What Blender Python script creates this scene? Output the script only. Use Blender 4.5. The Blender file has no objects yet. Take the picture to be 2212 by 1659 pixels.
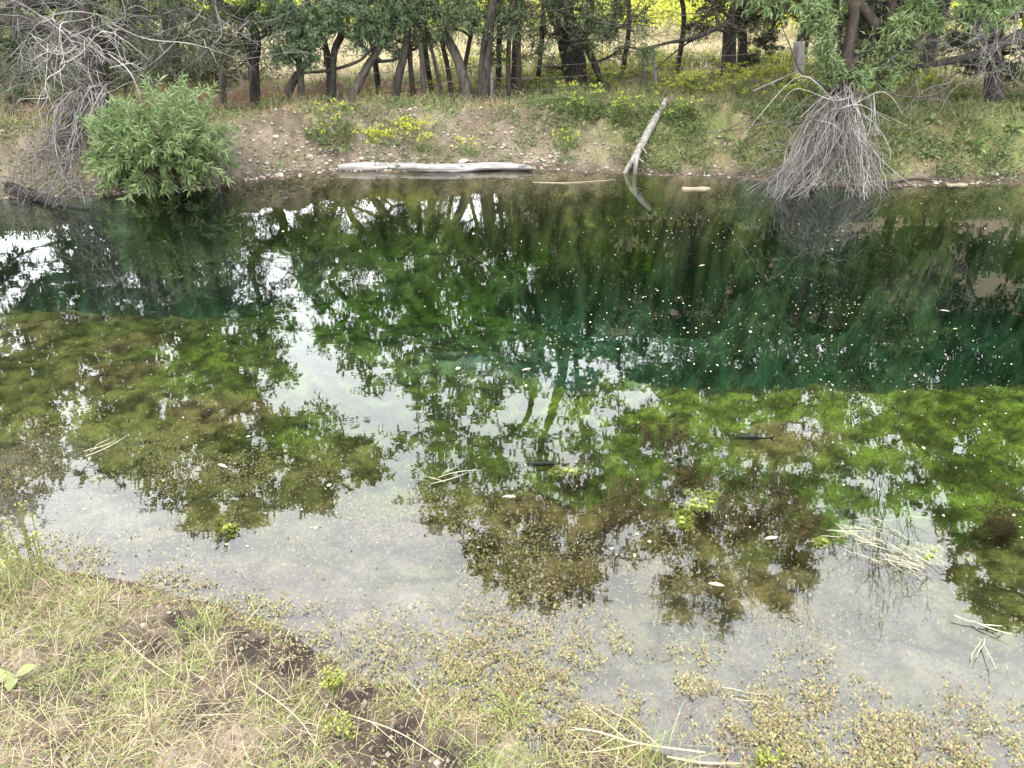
import bpy, bmesh, math, random
import numpy as np
R = math.radians
rng = np.random.default_rng(7)
scene = bpy.context.scene
col = scene.collection

# ------------------------------------------------------------------ camera
H = 2.0                      # lens height above the water
PITCH = R(29.0)
cam_d = bpy.data.cameras.new("camera")
cam = bpy.data.objects.new("camera", cam_d)
col.objects.link(cam)
cam.location = (0, 0, H)
cam.rotation_euler = (R(90) - PITCH, 0, 0)
cam_d.sensor_width = 36.0
cam_d.lens = 26.95
cam_d.clip_start = 0.02
cam_d.clip_end = 2000
scene.camera = cam

# ------------------------------------------------------------------ world: bright broken overcast
SUN_EL, SUN_AZ = 52.0, 205.0
world = bpy.data.worlds.new("World")
scene.world = world
world.use_nodes = True
wn, wl = world.node_tree.nodes, world.node_tree.links
wn.clear()
wo = wn.new("ShaderNodeOutputWorld")
wb = wn.new("ShaderNodeBackground")
wb.inputs[1].default_value = 0.10
sky = wn.new("ShaderNodeTexSky")
sky.sky_type = 'NISHITA'
sky.sun_disc = False
sky.sun_elevation = R(SUN_EL)
sky.sun_rotation = R(SUN_AZ)
tc = wn.new("ShaderNodeTexCoord")
mp = wn.new("ShaderNodeMapping")
mp.inputs['Scale'].default_value = (1.0, 1.0, 1.8)
nz = wn.new("ShaderNodeTexNoise")
nz.inputs['Scale'].default_value = 2.3
nz.inputs['Detail'].default_value = 5
nz.inputs['Roughness'].default_value = 0.55
nz.inputs['Distortion'].default_value = 0.4
cr = wn.new("ShaderNodeValToRGB")
cr.color_ramp.elements[0].position = 0.30
cr.color_ramp.elements[0].color = (0.88, 0.88, 0.88, 1)
cr.color_ramp.elements[1].position = 0.60
cr.color_ramp.elements[1].color = (0.97, 0.97, 0.97, 1)
nz2 = wn.new("ShaderNodeTexNoise")
nz2.inputs['Scale'].default_value = 1.4
nz2.inputs['Detail'].default_value = 4
cc = wn.new("ShaderNodeValToRGB")          # cloud brightness
cc.color_ramp.elements[0].position = 0.25
cc.color_ramp.elements[0].color = (23.5, 24.3, 25.6, 1)
cc.color_ramp.elements[1].position = 0.75
cc.color_ramp.elements[1].color = (27.0, 27.5, 28.4, 1)
mx = wn.new("ShaderNodeMixRGB")
wl.new(tc.outputs['Generated'], mp.inputs[0])
wl.new(mp.outputs[0], nz.inputs['Vector'])
wl.new(mp.outputs[0], nz2.inputs['Vector'])
wl.new(nz.outputs['Fac'], cr.inputs[0])
wl.new(nz2.outputs['Fac'], cc.inputs[0])
wl.new(cr.outputs[0], mx.inputs[0])
wl.new(sky.outputs[0], mx.inputs[1])
wl.new(cc.outputs[0], mx.inputs[2])
wl.new(mx.outputs[0], wb.inputs[0])
wl.new(wb.outputs[0], wo.inputs[0])

sun_d = bpy.data.lights.new("sun", 'SUN')
sun_d.energy = 1.5
sun_d.angle = R(14)
sun_d.color = (1.0, 0.95, 0.88)
sun = bpy.data.objects.new("sun", sun_d)
col.objects.link(sun)
# the sky's sun_rotation turns clockwise from +Y; the lamp points from that direction
saz = R(SUN_AZ)
from mathutils import Vector
sdir = Vector((math.sin(saz) * math.cos(R(SUN_EL)), math.cos(saz) * math.cos(R(SUN_EL)), math.sin(R(SUN_EL))))
sun.rotation_euler = sdir.to_track_quat('Z', 'Y').to_euler()

vs = scene.view_settings
vs.view_transform = 'Standard'
vs.look = 'None'
vs.gamma = 1
vs.use_curve_mapping = False
vs.exposure = 1.38
cy = scene.cycles
cy.max_bounces = 8
cy.diffuse_bounces = 3
cy.glossy_bounces = 3
cy.transmission_bounces = 4
cy.transparent_max_bounces = 10
cy.volume_bounces = 0
cy.caustics_reflective = False
cy.caustics_refractive = False
cy.sample_clamp_indirect = 8
cy.use_denoising = True

# ------------------------------------------------------------------ pixel <-> place (2212 x 1659 view of the photo), used once to lay things out
F = 1656.0
CP, SP = math.cos(PITCH), math.sin(PITCH)
def ray(px, py):
    a = (np.asarray(px, float) - 1106.0) / F
    b = (829.5 - np.asarray(py, float)) / F
    return a, CP + b * SP, -SP + b * CP
def atz(px, py, z=0.0):
    x, y, d = ray(px, py); t = (z - H) / d
    return np.array([x * t, y * t, z + 0 * t])
def atY(px, py, Y):
    x, y, d = ray(px, py); t = Y / y
    return np.array([x * t, Y + 0 * t, H + d * t])
def rfl(px, py, Y):          # the place whose mirror image in the pond is seen at that spot
    p = atY(px, py, Y); p[2] = -p[2]
    return p
def px_size(n, Y, z=0.5):    # metres spanned by n view pixels at that place
    return n / F * (Y * CP + (H - z) * SP)
def px_size_r(n, Y, z):
    return n / F * (Y * CP + (H + z) * SP)

# ------------------------------------------------------------------ noise
def _hash(ix, iy, seed):
    h = (ix.astype(np.int64) * 374761393 + iy.astype(np.int64) * 668265263 + seed * 1442695041) & 0x7fffffff
    h = ((h ^ (h >> 13)) * 1274126177) & 0x7fffffff
    return ((h ^ (h >> 16)) & 0xffff) / 65535.0
def vnoise(x, y, seed=0):
    ix, iy = np.floor(x), np.floor(y)
    fx, fy = x - ix, y - iy
    fx = fx * fx * fx * (fx * (fx * 6 - 15) + 10); fy = fy * fy * fy * (fy * (fy * 6 - 15) + 10)
    a = _hash(ix, iy, seed); b = _hash(ix + 1, iy, seed); c = _hash(ix, iy + 1, seed); d = _hash(ix + 1, iy + 1, seed)
    return (a * (1 - fx) + b * fx) * (1 - fy) + (c * (1 - fx) + d * fx) * fy
def fbm(x, y, octv=4, seed=0, gain=0.5):
    s, a, t = 0, 1.0, 0
    for i in range(octv):
        s = s + a * vnoise(x * 2 ** i + 17.3 * i, y * 2 ** i - 9.1 * i, seed + i); t += a; a *= gain
    return s / t          # 0..1
def sstep(a, b, x):
    t = np.clip((x - a) / (b - a), 0, 1)
    return t * t * (3 - 2 * t)

# ------------------------------------------------------------------ object helpers
def tag(o, label=None, cat=None, group=None, kind=None):
    if label: o['label'] = label
    if cat: o['category'] = cat
    if group: o['group'] = group
    if kind: o['kind'] = kind
    return o
def empty(name, loc=(0, 0, 0)):
    o = bpy.data.objects.new(name, None)
    o.empty_display_size = 0.1
    col.objects.link(o)
    o.location = loc
    return o
def link(name, me, parent=None, mat=None):
    o = bpy.data.objects.new(name, me)
    col.objects.link(o)
    if parent is not None:
        o.parent = parent
        o.location = tuple(-np.array(parent.location)) if parent.type == 'EMPTY' and parent.parent is None else (0, 0, 0)
    if mat is not None and not me.materials: me.materials.append(mat)
    return o
class MB:
    """collects vertices and faces of one mesh"""
    def __init__(s): s.v, s.q, s.t, s.n = [], [], [], 0
    def add(s, v, quads=None, tris=None):
        v = np.asarray(v, float).reshape(-1, 3)
        if quads is not None and len(quads): s.q.append(np.asarray(quads).reshape(-1, 4) + s.n)
        if tris is not None and len(tris): s.t.append(np.asarray(tris).reshape(-1, 3) + s.n)
        s.v.append(v); s.n += len(v)
    def mesh(s, name, mat=None, smooth=True):
        me = bpy.data.meshes.new(name)
        v = np.concatenate(s.v) if s.v else np.zeros((0, 3))
        q = np.concatenate(s.q) if s.q else np.zeros((0, 4), int)
        t = np.concatenate(s.t) if s.t else np.zeros((0, 3), int)
        me.vertices.add(len(v)); me.vertices.foreach_set('co', v.astype(np.float32).ravel())
        nl = q.size + t.size
        me.loops.add(nl); me.loops.foreach_set('vertex_index', np.concatenate([q.ravel(), t.ravel()]).astype(np.int32))
        me.polygons.add(len(q) + len(t))
        st = np.concatenate([np.arange(len(q)) * 4, q.size + np.arange(len(t)) * 3]).astype(np.int32)
        me.polygons.foreach_set('loop_start', st)
        me.polygons.foreach_set('use_smooth', np.full(len(q) + len(t), smooth, bool))
        me.update(calc_edges=True)
        if mat: me.materials.append(mat)
        return me
    def build(s, name, mat=None, parent=None, smooth=True):
        return link(name, s.mesh(name, mat, smooth), parent)
def unit(v): return v / np.maximum(np.linalg.norm(v, axis=-1, keepdims=True), 1e-9)
def spline(pts, n):
    """smooth resample of a polyline (Catmull-Rom)"""
    p = np.asarray(pts, float)
    if len(p) == 2: return p[0] + (p[1] - p[0]) * np.linspace(0, 1, n)[:, None]
    P = np.vstack([2 * p[0] - p[1], p, 2 * p[-1] - p[-2]])
    s = np.linspace(0, len(p) - 1 - 1e-6, n); i = s.astype(int); t = (s - i)[:, None]
    a, b, c, d = P[i], P[i + 1], P[i + 2], P[i + 3]
    return 0.5 * (2 * b + (c - a) * t + (2 * a - 5 * b + 4 * c - d) * t ** 2 + (3 * b - 3 * c + d - a) * t ** 3)
def tube(mb, path, rad, k=6, lump=0.0, cap=True):
    p = np.asarray(path, float); n = len(p)
    r = np.broadcast_to(np.asarray(rad, float), (n,)) if np.ndim(rad) == 0 or len(np.atleast_1d(rad)) == n else np.interp(np.linspace(0, 1, n), np.linspace(0, 1, len(rad)), rad)
    t = unit(np.gradient(p, axis=0))
    ref = np.array([0.31, 0.17, 0.93]) if abs(unit(p[-1] - p[0])[2]) < 0.8 else np.array([0.9, 0.4, 0.1])
    u = unit(np.cross(t, ref)); w = np.cross(t, u)
    a = np.linspace(0, 2 * np.pi, k, endpoint=False)
    rr = r[:, None] * np.ones(k)
    if lump > 0:
        sd = rng.random() * 100
        cum = np.concatenate([[0], np.cumsum(np.linalg.norm(np.diff(p, axis=0), axis=1))])
        rr = rr * (1 + lump * 2 * (fbm(np.cos(a)[None] * 1.3 + 5 + sd + 0 * cum[:, None], np.sin(a)[None] * 1.3 + cum[:, None] * 3.0, 3, 3) - 0.5))
    v = p[:, None] + rr[..., None] * (np.cos(a)[None, :, None] * u[:, None] + np.sin(a)[None, :, None] * w[:, None])
    i = np.arange(n - 1)[:, None] * k; j = np.arange(k)[None]; j2 = (j + 1) % k
    q = np.stack([i + j, i + j2, i + k + j2, i + k + j], -1).reshape(-1, 4)
    v = v.reshape(-1, 3)
    tr = []
    if cap:
        v = np.vstack([v, p[:1], p[-1:]]); c0, c1 = n * k, n * k + 1
        tr = [(c0, (b + 1) % k, b) for b in range(k)] + [(c1, (n - 1) * k + b, (n - 1) * k + (b + 1) % k) for b in range(k)]
    mb.add(v, q, tr if cap else None)
def tubes3(mb, P, r0, r1):
    """many thin three-sided twigs at once; P (m, n, 3)"""
    m, n, _ = P.shape
    t = unit(np.gradient(P, axis=1))
    u = unit(np.cross(t, np.array([0.31, 0.77, 0.55]))); w = np.cross(t, u)
    r = (np.asarray(r0).reshape(-1, 1) * (1 - np.linspace(0, 1, n)) + np.asarray(r1).reshape(-1, 1) * np.linspace(0, 1, n))
    r = np.broadcast_to(r, (m, n))
    a = np.arange(3) * 2 * np.pi / 3
    v = P[:, :, None] + r[:, :, None, None] * (np.cos(a)[None, None, :, None] * u[:, :, None] + np.sin(a)[None, None, :, None] * w[:, :, None])
    base = (np.arange(m) * n * 3)[:, None, None]; i = (np.arange(n - 1) * 3)[None, :, None]; j = np.arange(3)[None, None]; j2 = (j + 1) % 3
    q = np.stack([base + i + j, base + i + j2, base + i + 3 + j2, base + i + 3 + j], -1).reshape(-1, 4)
    mb.add(v.reshape(-1, 3), q)
def randdir(n, r=None):
    r = r or rng
    return unit(r.normal(size=(n, 3)))
def leaves(mb, P, D, L, W, fold=0.15, droop=0.2):
    """one folded kite per leaf: P base, D direction"""
    n = len(P)
    D = unit(np.asarray(D)); up = randdir(n) * 0.6 + np.array([0, 0, 1.0])
    S = unit(np.cross(D, up)); N = np.cross(S, D)
    L = np.broadcast_to(np.asarray(L, float), (n,))[:, None]; W = np.broadcast_to(np.asarray(W, float), (n,))[:, None]
    m = P + D * L * 0.45
    tip = P + D * L - N * L * droop
    v = np.stack([P, m + S * W * 0.5 + N * W * fold, tip, m - S * W * 0.5 + N * W * fold], 1)
    b = np.arange(n)[:, None] * 4
    mb.add(v.reshape(-1, 3), None, np.concatenate([b + [0, 1, 2], b + [0, 2, 3]]))
def blades(mb, P, D, L, W, bend, seg=3):
    """tapered grass blades bending over"""
    n = len(P); D = unit(np.asarray(D, float))
    L = np.broadcast_to(np.asarray(L, float), (n,)); W = np.broadcast_to(np.asarray(W, float), (n,)); bend = np.broadcast_to(np.asarray(bend, float), (n,))
    hd = D.copy(); hd[:, 2] = 0; hd = unit(hd + rng.normal(size=(n, 3)) * [0.15, 0.15, 0])
    face = rng.uniform(0, 2 * np.pi, n)
    S = np.stack([np.cos(face), np.sin(face), 0 * face], 1)
    vs_ = []
    for i in range(seg + 1):
        s = i / seg
        c = P + D * (L * s)[:, None] + (hd * np.array([1, 1, 0]) * 0.6 - np.array([0, 0, 1]) * 0.55) * (L * bend * s * s)[:, None]
        if i < seg:
            w = (W * (1 - s * 0.75) * 0.5)[:, None]
            vs_ += [c - S * w, c + S * w]
        else: vs_ += [c]
    v = np.stack(vs_, 1); k = 2 * seg + 1
    b = np.arange(n)[:, None] * k
    q = [b + [2 * i, 2 * i + 1, 2 * i + 3, 2 * i + 2] for i in range(seg - 1)]
    mb.add(v.reshape(-1, 3), np.concatenate(q) if q else None, b + [2 * seg - 2, 2 * seg - 1, 2 * seg])

# ------------------------------------------------------------------ materials
def new_mat(name):
    m = bpy.data.materials.new(name); m.use_nodes = True
    nt = m.node_tree; nt.nodes.clear()
    return m, nt.nodes, nt.links
def ramp(n, l, src, stops):
    r = n.new("ShaderNodeValToRGB"); e = r.color_ramp.elements
    while len(e) < len(stops): e.new(0.5)
    for i, (p, c) in enumerate(stops): e[i].position = p; e[i].color = (*c, 1)
    l.new(src, r.inputs[0]); return r.outputs[0]
def leaf_mat(name, cols, trans=0.35, rough=0.55, spec=0.25):
    m, n, l = new_mat(name)
    g = n.new("ShaderNodeNewGeometry")
    k = len(cols)
    c = ramp(n, l, g.outputs['Random Per Island'], [(i / max(k - 1, 1), cc_) for i, cc_ in enumerate(cols)])
    p = n.new("ShaderNodeBsdfPrincipled"); p.inputs['Roughness'].default_value = rough
    p.inputs['Specular IOR Level'].default_value = spec
    t = n.new("ShaderNodeBsdfTranslucent"); mxx = n.new("ShaderNodeMixShader"); mxx.inputs[0].default_value = trans
    o = n.new("ShaderNodeOutputMaterial")
    l.new(c, p.inputs['Base Color']); l.new(c, t.inputs[0]); l.new(p.outputs[0], mxx.inputs[1]); l.new(t.outputs[0], mxx.inputs[2]); l.new(mxx.outputs[0], o.inputs[0])
    return m
def wood_mat(name, a, b, scale=(18, 18, 3), bump=0.5, rough=0.85, c=None, dist=0.012):
    m, n, l = new_mat(name)
    t = n.new("ShaderNodeTexCoord"); mp_ = n.new("ShaderNodeMapping"); mp_.inputs['Scale'].default_value = scale
    l.new(t.outputs['Object'], mp_.inputs[0])
    z = n.new("ShaderNodeTexNoise"); z.inputs['Scale'].default_value = 1.0; z.inputs['Detail'].default_value = 6; z.inputs['Roughness'].default_value = 0.7; z.inputs['Distortion'].default_value = 0.6
    l.new(mp_.outputs[0], z.inputs['Vector'])
    stops = [(0.30, a), (0.68, b)] + ([(0.8, c)] if c else [])
    cc_ = ramp(n, l, z.outputs['Fac'], stops)
    p = n.new("ShaderNodeBsdfPrincipled"); p.inputs['Roughness'].default_value = rough; p.inputs['Specular IOR Level'].default_value = 0.2
    bm = n.new("ShaderNodeBump"); bm.inputs['Strength'].default_value = bump; bm.inputs['Distance'].default_value = dist
    o = n.new("ShaderNodeOutputMaterial")
    l.new(cc_, p.inputs['Base Color']); l.new(z.outputs['Fac'], bm.inputs['Height']); l.new(bm.outputs[0], p.inputs['Normal']); l.new(p.outputs[0], o.inputs[0])
    return m
def island_mat(name, cols, rough=0.8):
    m, n, l = new_mat(name)
    g = n.new("ShaderNodeNewGeometry"); k = len(cols)
    c = ramp(n, l, g.outputs['Random Per Island'], [(i / max(k - 1, 1), cc_) for i, cc_ in enumerate(cols)])
    p = n.new("ShaderNodeBsdfPrincipled"); p.inputs['Roughness'].default_value = rough; p.inputs['Specular IOR Level'].default_value = 0.2
    o = n.new("ShaderNodeOutputMaterial"); l.new(c, p.inputs['Base Color']); l.new(p.outputs[0], o.inputs[0])
    return m
# ------------------------------------------------------------------ terrain: banks, pond bed, field and hill as one sheet
_ns = np.array([(-500, 1100), (-250, 1130), (0, 1195), (100, 1222), (230, 1250), (330, 1268), (480, 1305), (560, 1338), (640, 1385), (760, 1440), (900, 1490), (1050, 1535), (1180, 1565),
                (1300, 1592), (1500, 1640), (1650, 1672), (1900, 1725), (2212, 1790), (2600, 1850)], float)
_p = atz(_ns[:, 0], _ns[:, 1]); NSX, NSY = np.r_[-30, _p[0], 30], np.r_[_p[1][0] + 0.8, _p[1], 0.35]
_fs = np.array([(-700, 470), (-300, 462), (0, 430), (150, 425), (300, 418), (430, 412), (520, 392), (620, 380), (730, 372), (1000, 368), (1200, 368), (1350, 376), (1550, 384), (1650, 392), (1750, 400),
                (1930, 402), (2050, 398), (2212, 400), (2600, 405), (3000, 415)], float)
_p = atz(_fs[:, 0], _fs[:, 1]); FSX, FSY = np.r_[-40, _p[0], 40], np.r_[_p[1][0], _p[1], _p[1][-1]]
# bed control points: view px, py, depth, albedo
GREEN, LIME, OLIVE, BROWN, SILT, MUDB, TEAL, FARB = (.058, .080, .013), (.092, .120, .017), (.080, .079, .021), (.100, .074, .029), (.140, .122, .090), (.130, .106, .076), (.078, .106, .088), (.11, .085, .052)
BED = [  # far margin
 (-300, 480, .25, FARB), (60, 470, .5, OLIVE), (350, 450, .5, OLIVE), (560, 405, .12, FARB), (800, 390, .10, FARB), (1000, 385, .10, FARB), (1250, 390, .12, FARB), (1500, 400, .12, FARB), (2000, 415, .12, FARB), (2350, 420, .12, FARB),
 (560, 440, .40, OLIVE), (800, 432, .35, OLIVE), (1000, 430, .40, OLIVE), (1300, 440, .45, OLIVE), (1600, 445, .35, OLIVE), (2000, 450, .35, OLIVE), (2300, 455, .35, OLIVE),
 # mid band
 (100, 520, .8, GREEN), (350, 500, .7, GREEN), (600, 500, .8, GREEN), (850, 500, .8, GREEN), (1100, 510, .9, GREEN), (1350, 520, 1.1, GREEN), (1650, 540, 1.2, TEAL), (1950, 530, 1.0, GREEN), (2250, 520, .9, GREEN),
 (60, 590, 1.2, TEAL), (300, 600, 1.3, TEAL), (480, 590, 1.3, TEAL), (700, 600, .9, GREEN), (1000, 600, 1.1, GREEN), (1250, 620, 1.5, TEAL), (1500, 620, 1.7, TEAL), (1800, 620, 1.7, TEAL), (2150, 620, 1.5, TEAL), (2400, 620, 1.5, TEAL),
 (1250, 720, 1.3, TEAL), (1500, 720, 1.9, TEAL), (1800, 720, 1.9, TEAL), (2150, 720, 1.9, TEAL), (2400, 720, 1.9, TEAL), (1000, 700, .8, GREEN), (1600, 780, 1.9, TEAL), (1900, 780, 1.9, TEAL), (2200, 780, 1.9, TEAL), (1400, 770, 1.4, TEAL),
 (1120, 760, 1.0, TEAL), (700, 700, .7, GREEN),
 # left shelf
 (-200, 650, .45, OLIVE), (60, 665, .45, BROWN), (200, 660, .5, OLIVE), (280, 690, .45, BROWN), (420, 690, .45, GREEN), (560, 700, .5, GREEN), (80, 760, .35, OLIVE), (260, 760, .35, BROWN), (450, 760, .35, LIME), (600, 770, .4, GREEN),
 (380, 720, .38, LIME), (100, 850, .3, OLIVE), (280, 850, .32, OLIVE), (450, 850, .35, BROWN), (600, 880, .35, GREEN), (-200, 850, .3, OLIVE),
 (780, 800, .5, GREEN), (900, 850, .45, GREEN), (1050, 820, .5, GREEN), (800, 950, .35, OLIVE), (950, 950, .35, GREEN),
 # right shelf
 (1250, 830, .45, LIME), (1400, 830, .45, LIME), (1600, 850, .45, LIME), (1850, 840, .42, LIME), (2100, 830, .42, LIME), (2400, 830, .42, LIME), (1150, 900, .45, GREEN), (1300, 900, .4, GREEN), (1500, 910, .42, LIME), (1700, 890, .40, BROWN), (1900, 920, .40, LIME), (2150, 920, .42, LIME),
 (1250, 990, .4, GREEN), (1450, 1000, .45, GREEN), (1700, 1000, .45, GREEN), (1950, 1020, .5, GREEN), (2150, 1020, .45, LIME), (2400, 1000, .45, GREEN), (2050, 1080, .5, GREEN), (1850, 1080, .5, GREEN),
 # brown weed belt
 (80, 960, .25, SILT), (250, 960, .28, OLIVE), (420, 980, .28, OLIVE), (620, 1000, .28, OLIVE), (1000, 1060, .3, OLIVE), (1150, 1060, .3, BROWN), (1350, 1080, .32, BROWN), (1550, 1080, .35, BROWN), (1700, 1120, .38, OLIVE), (1900, 1150, .4, OLIVE), (2150, 1150, .4, OLIVE), (2400, 1150, .4, OLIVE),
 (450, 1100, .18, OLIVE), (1050, 1180, .22, OLIVE), (1250, 1200, .24, BROWN), (1450, 1200, .26, BROWN), (1650, 1230, .28, BROWN), (1900, 1260, .3, SILT), (2150, 1270, .32, OLIVE),
 # near shallows
 (60, 1060, .15, SILT), (200, 1100, .14, SILT), (330, 1160, .10, SILT), (700, 1150, .14, SILT), (850, 1150, .16, SILT), (600, 1220, .08, MUDB), (900, 1270, .10, SILT), (1150, 1330, .13, SILT), (1400, 1380, .14, SILT), (1700, 1380, .18, SILT), (1900, 1400, .2, SILT), (2150, 1440, .2, SILT), (2400, 1440, .2, SILT),
 (1000, 1420, .05, MUDB), (1300, 1480, .06, SILT), (1600, 1540, .07, SILT), (1900, 1600, .08, SILT), (2200, 1650, .09, MUDB), (750, 1330, .05, MUDB), (450, 1240, .04, MUDB), (200, 1190, .05, SILT)]
_bx = np.array([atz(b[0], b[1], -b[2] * 0.6)[:2] for b in BED]); _bd = np.array([b[2] for b in BED]); _bc = np.array([b[3] for b in BED])
# the deep pool: its near edge drops off sharply
_pe = np.array([(1000, 640), (1150, 690), (1290, 735), (1400, 762), (1480, 790), (1540, 808), (1600, 806), (1680, 796), (1800, 786), (1900, 788), (2030, 796), (2100, 790), (2212, 800), (2600, 800)], float)
_q = atz(_pe[:, 0], _pe[:, 1], -0.35); PEX, PEY = np.r_[_q[0]], np.r_[_q[1]]

def land_far(x, y, d):
    """height d metres behind the far waterline"""
    right = sstep(0.3, 2.0, x)
    top = 0.50 + 0.02 * right
    wob = 0.25 * (fbm(x * 1.1, y * 1.1, 3, 11) - 0.5)
    z = 0.05 * sstep(0, 0.3, d) + (top - 0.05) * sstep(0.02, 0.85, d + wob * .6) - .11 * sstep(.9, 1.9, d) - .06 * sstep(2.5, 4.5, d)
    hol = sstep(2.0, 3.4, d) * (1 - sstep(4.0, 4.4, d + wob * 2.0)) * (1 - sstep(-1.6, 0.4, x)) * sstep(-9, -5.5, x)
    z = z - 0.38 * hol + .30 * (fbm(x * 2.6, y * 2.6, 4, 13, .6) - .5) * sstep(3.6, 4.2, d) * (1 - sstep(4.6, 5.6, d)) * (1 - sstep(-1.6, 0.4, x))
    z = z + 0.016 * np.maximum(d - 9, 0) + (0.08 + .56 * sstep(-5, 4, x * 30 / np.maximum(d + 8, 1))) * np.maximum(d - 20, 0) * sstep(20, 34, d)
    z = z + (1.6 * (fbm(x * 0.05, y * 0.05, 3, 21) - 0.5)) * sstep(20, 45, d)
    return np.minimum(z, 4 + 34 * sstep(-5, 4, x * 30 / np.maximum(d + 8, 1)) + 3 * fbm(x * 0.03, y * 0.03, 2, 5))
def shore_n(x): return np.interp(x, NSX, NSY) + 0.05 * (fbm(x * 5, x * 0 + 3, 3, 31) - 0.5)
def shore_f(x): return np.interp(x, FSX, FSY) + 0.12 * (fbm(x * 3, x * 0 + 8, 3, 32) - 0.5)
def bed_idw(x, y):
    sh = x.shape; x = x.ravel(); y = y.ravel()
    jx = x + 0.16 * (fbm(x * 3, y * 3, 3, 41) - 0.5) * 2 * np.clip(y * 0.25, 0.3, 1.6); jy = y + 0.10 * (fbm(x * 3, y * 3, 3, 42) - 0.5) * 2 * np.clip(y * 0.25, 0.3, 2)
    D = np.empty(len(x)); C = np.empty((len(x), 3))
    for s in range(0, len(x), 20000):
        e = s + 20000
        sc = 1.0 / np.maximum(_bx[:, 1], 1.5)
        d2 = (((jx[s:e, None] - _bx[:, 0]) * sc) ** 2 + ((jy[s:e, None] - _bx[:, 1]) * sc * 1.7) ** 2)
        w = 1.0 / (d2 + 0.0004) ** 1.9
        w /= w.sum(1, keepdims=True)
        D[s:e] = w @ _bd; C[s:e] = w @ _bc
    return D.reshape(sh), C.reshape(sh + (3,))
_pp = atz(np.array([1195, 800, 1595]), np.array([1590, 1440, 1650]), .03)
PUD = [(a, b, r, h) for a, b, r, h in zip(_pp[0], _pp[1], (.07, .05, .06), (.09, .06, .09))]
def terr(x, y, color=False):
    x = np.asarray(x, float); y = np.asarray(y, float)
    x, y = np.broadcast_arrays(x, y); shp = x.shape; x = x.ravel(); y = y.ravel()
    yn, yf = shore_n(x), shore_f(x)
    dn, df = yn - y, y - yf           # >0 on land
    z = np.zeros_like(x)
    near, far = dn > 0, df > 0
    wet = ~(near | far)
    # near bank
    nb = 0.03 * sstep(0, 0.12, dn) + 0.10 * sstep(0.05, 1.3, dn) + 0.05 * np.maximum(dn - 1.2, 0)
    clod = fbm(x * 9, y * 9, 4, 51, 0.6) - 0.5
    nb = nb + (0.10 * clod + 0.036 * (fbm(x * 34, y * 34, 2, 57) - 0.5)) * sstep(0.0, 0.25, dn)
    z[near] = np.maximum(nb, 0.06 * np.minimum(dn, .12))[near]
    lf = land_far(x, y, np.maximum(df, 0))
    rough = 0.22 * (fbm(x * 3.2, y * 3.2, 4, 61, 0.6) - 0.5) * sstep(0.1, 0.6, df) * (1 - 0.5 * sstep(2, 5, df)) + 0.075 * (fbm(x * 12, y * 12, 3, 62, .6) - 0.5) * sstep(0.02, 0.3, df)
    z[far] = np.maximum(lf + rough, .06 * np.minimum(df, .15))[far]
    D, C = bed_idw(x[wet], y[wet])
    xw, yw = x[wet], y[wet]
    ed = sstep(0.0, 0.16, np.minimum(-dn[wet], 9)) * sstep(0, 0.25, np.minimum(-df[wet], 9))
    py = np.interp(xw, PEX, PEY) + 0.34 * (fbm(xw * 1.6, yw * .8, 4, 71, .6) - 0.5)
    pool = sstep(-0.04, 0.22, yw - py) * sstep(PEX[0] - 0.2, PEX[0] + 1.6, xw)
    shelf = 1 - pool
    deep = np.maximum(D, 1.25 * pool * sstep(-0.7, 0.6, np.minimum(6.5 - yw, 2)))
    D = np.where(pool > 0.02, D * shelf + deep * pool, np.minimum(D, 0.55 + 10 * (1 - sstep(0, 0.5, py - yw)) * (xw < PEX[2])))
    moss = (fbm(xw * 7, yw * 7, 4, 81, 0.65) - 0.5)
    D = D * ed - 0.14 * moss * np.clip(D * 2.0, 0.10, 0.8) * ed
    z[wet] = -np.maximum(D, .05 * np.minimum(np.minimum(-dn[wet], -df[wet]), .15))
    for (hx, hy, hr, hd) in PUD:
        z = z - hd * np.exp(-(((x - hx) / hr) ** 2 + ((y - hy) / (hr * .6)) ** 2)) * near
    z = z.reshape(shp)
    if not color: return z
    col_ = np.zeros((len(x), 3))
    def mixc(a, b, t): return np.asarray(a) * (1 - t[:, None]) + np.asarray(b) * t[:, None]
    n1 = fbm(x * 2.3, y * 2.3, 4, 91, 0.6); n2 = fbm(x * 13, y * 13, 3, 92, 0.6)
    # near bank: damp brown mud, straw-coloured soil
    cn = mixc((.055, .042, .031), (.160, .124, .092), sstep(0.36, 0.60, n2 * 0.55 + n1 * 0.45))
    P = atz(np.array([370, 560, 640, 900, 1330, 780]), np.array([1335, 1370, 1400, 1600, 1655, 1480]), .09)
    wetm = np.zeros_like(x)
    for i, rr in enumerate((.15, .28, .22, .18, .22, .13)):
        wetm = np.maximum(wetm, np.exp(-(((x - P[0][i]) / rr) ** 2 + ((y - P[1][i]) / (rr * 0.8)) ** 2)))
    wetm = np.maximum(sstep(0.22, 0.55, wetm + 0.7 * (n2 - 0.5)), (1 - sstep(0.0, 0.10, dn)) * 0.7)
    cn = mixc(cn, mixc((.018, .013, .010), (.075, .055, .042), sstep(.35, .65, n2)), wetm * 0.9)
    col_[near] = cn[near]
    # far bank
    dirt = mixc((.072, .056, .039), (.150, .122, .086), sstep(0.3, 0.7, n1 * 0.6 + n2 * 0.4))
    grs = mixc((.130, .105, .055), (.085, .095, .035), sstep(0.3, 0.7, n1))
    gmask = np.maximum(sstep(.6, 1.1, df + .6 * (n1 - 0.5)), sstep(0.4, 1.6, x) * sstep(0.10, 0.32, df + 0.3 * (n1 - 0.5)))
    cf = mixc(dirt, grs, gmask)
    cf = mixc(cf, (.045, .034, .024), (1 - sstep(0.05, 0.20, df + 0.12 * (n2 - 0.5))) * 0.85)
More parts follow.
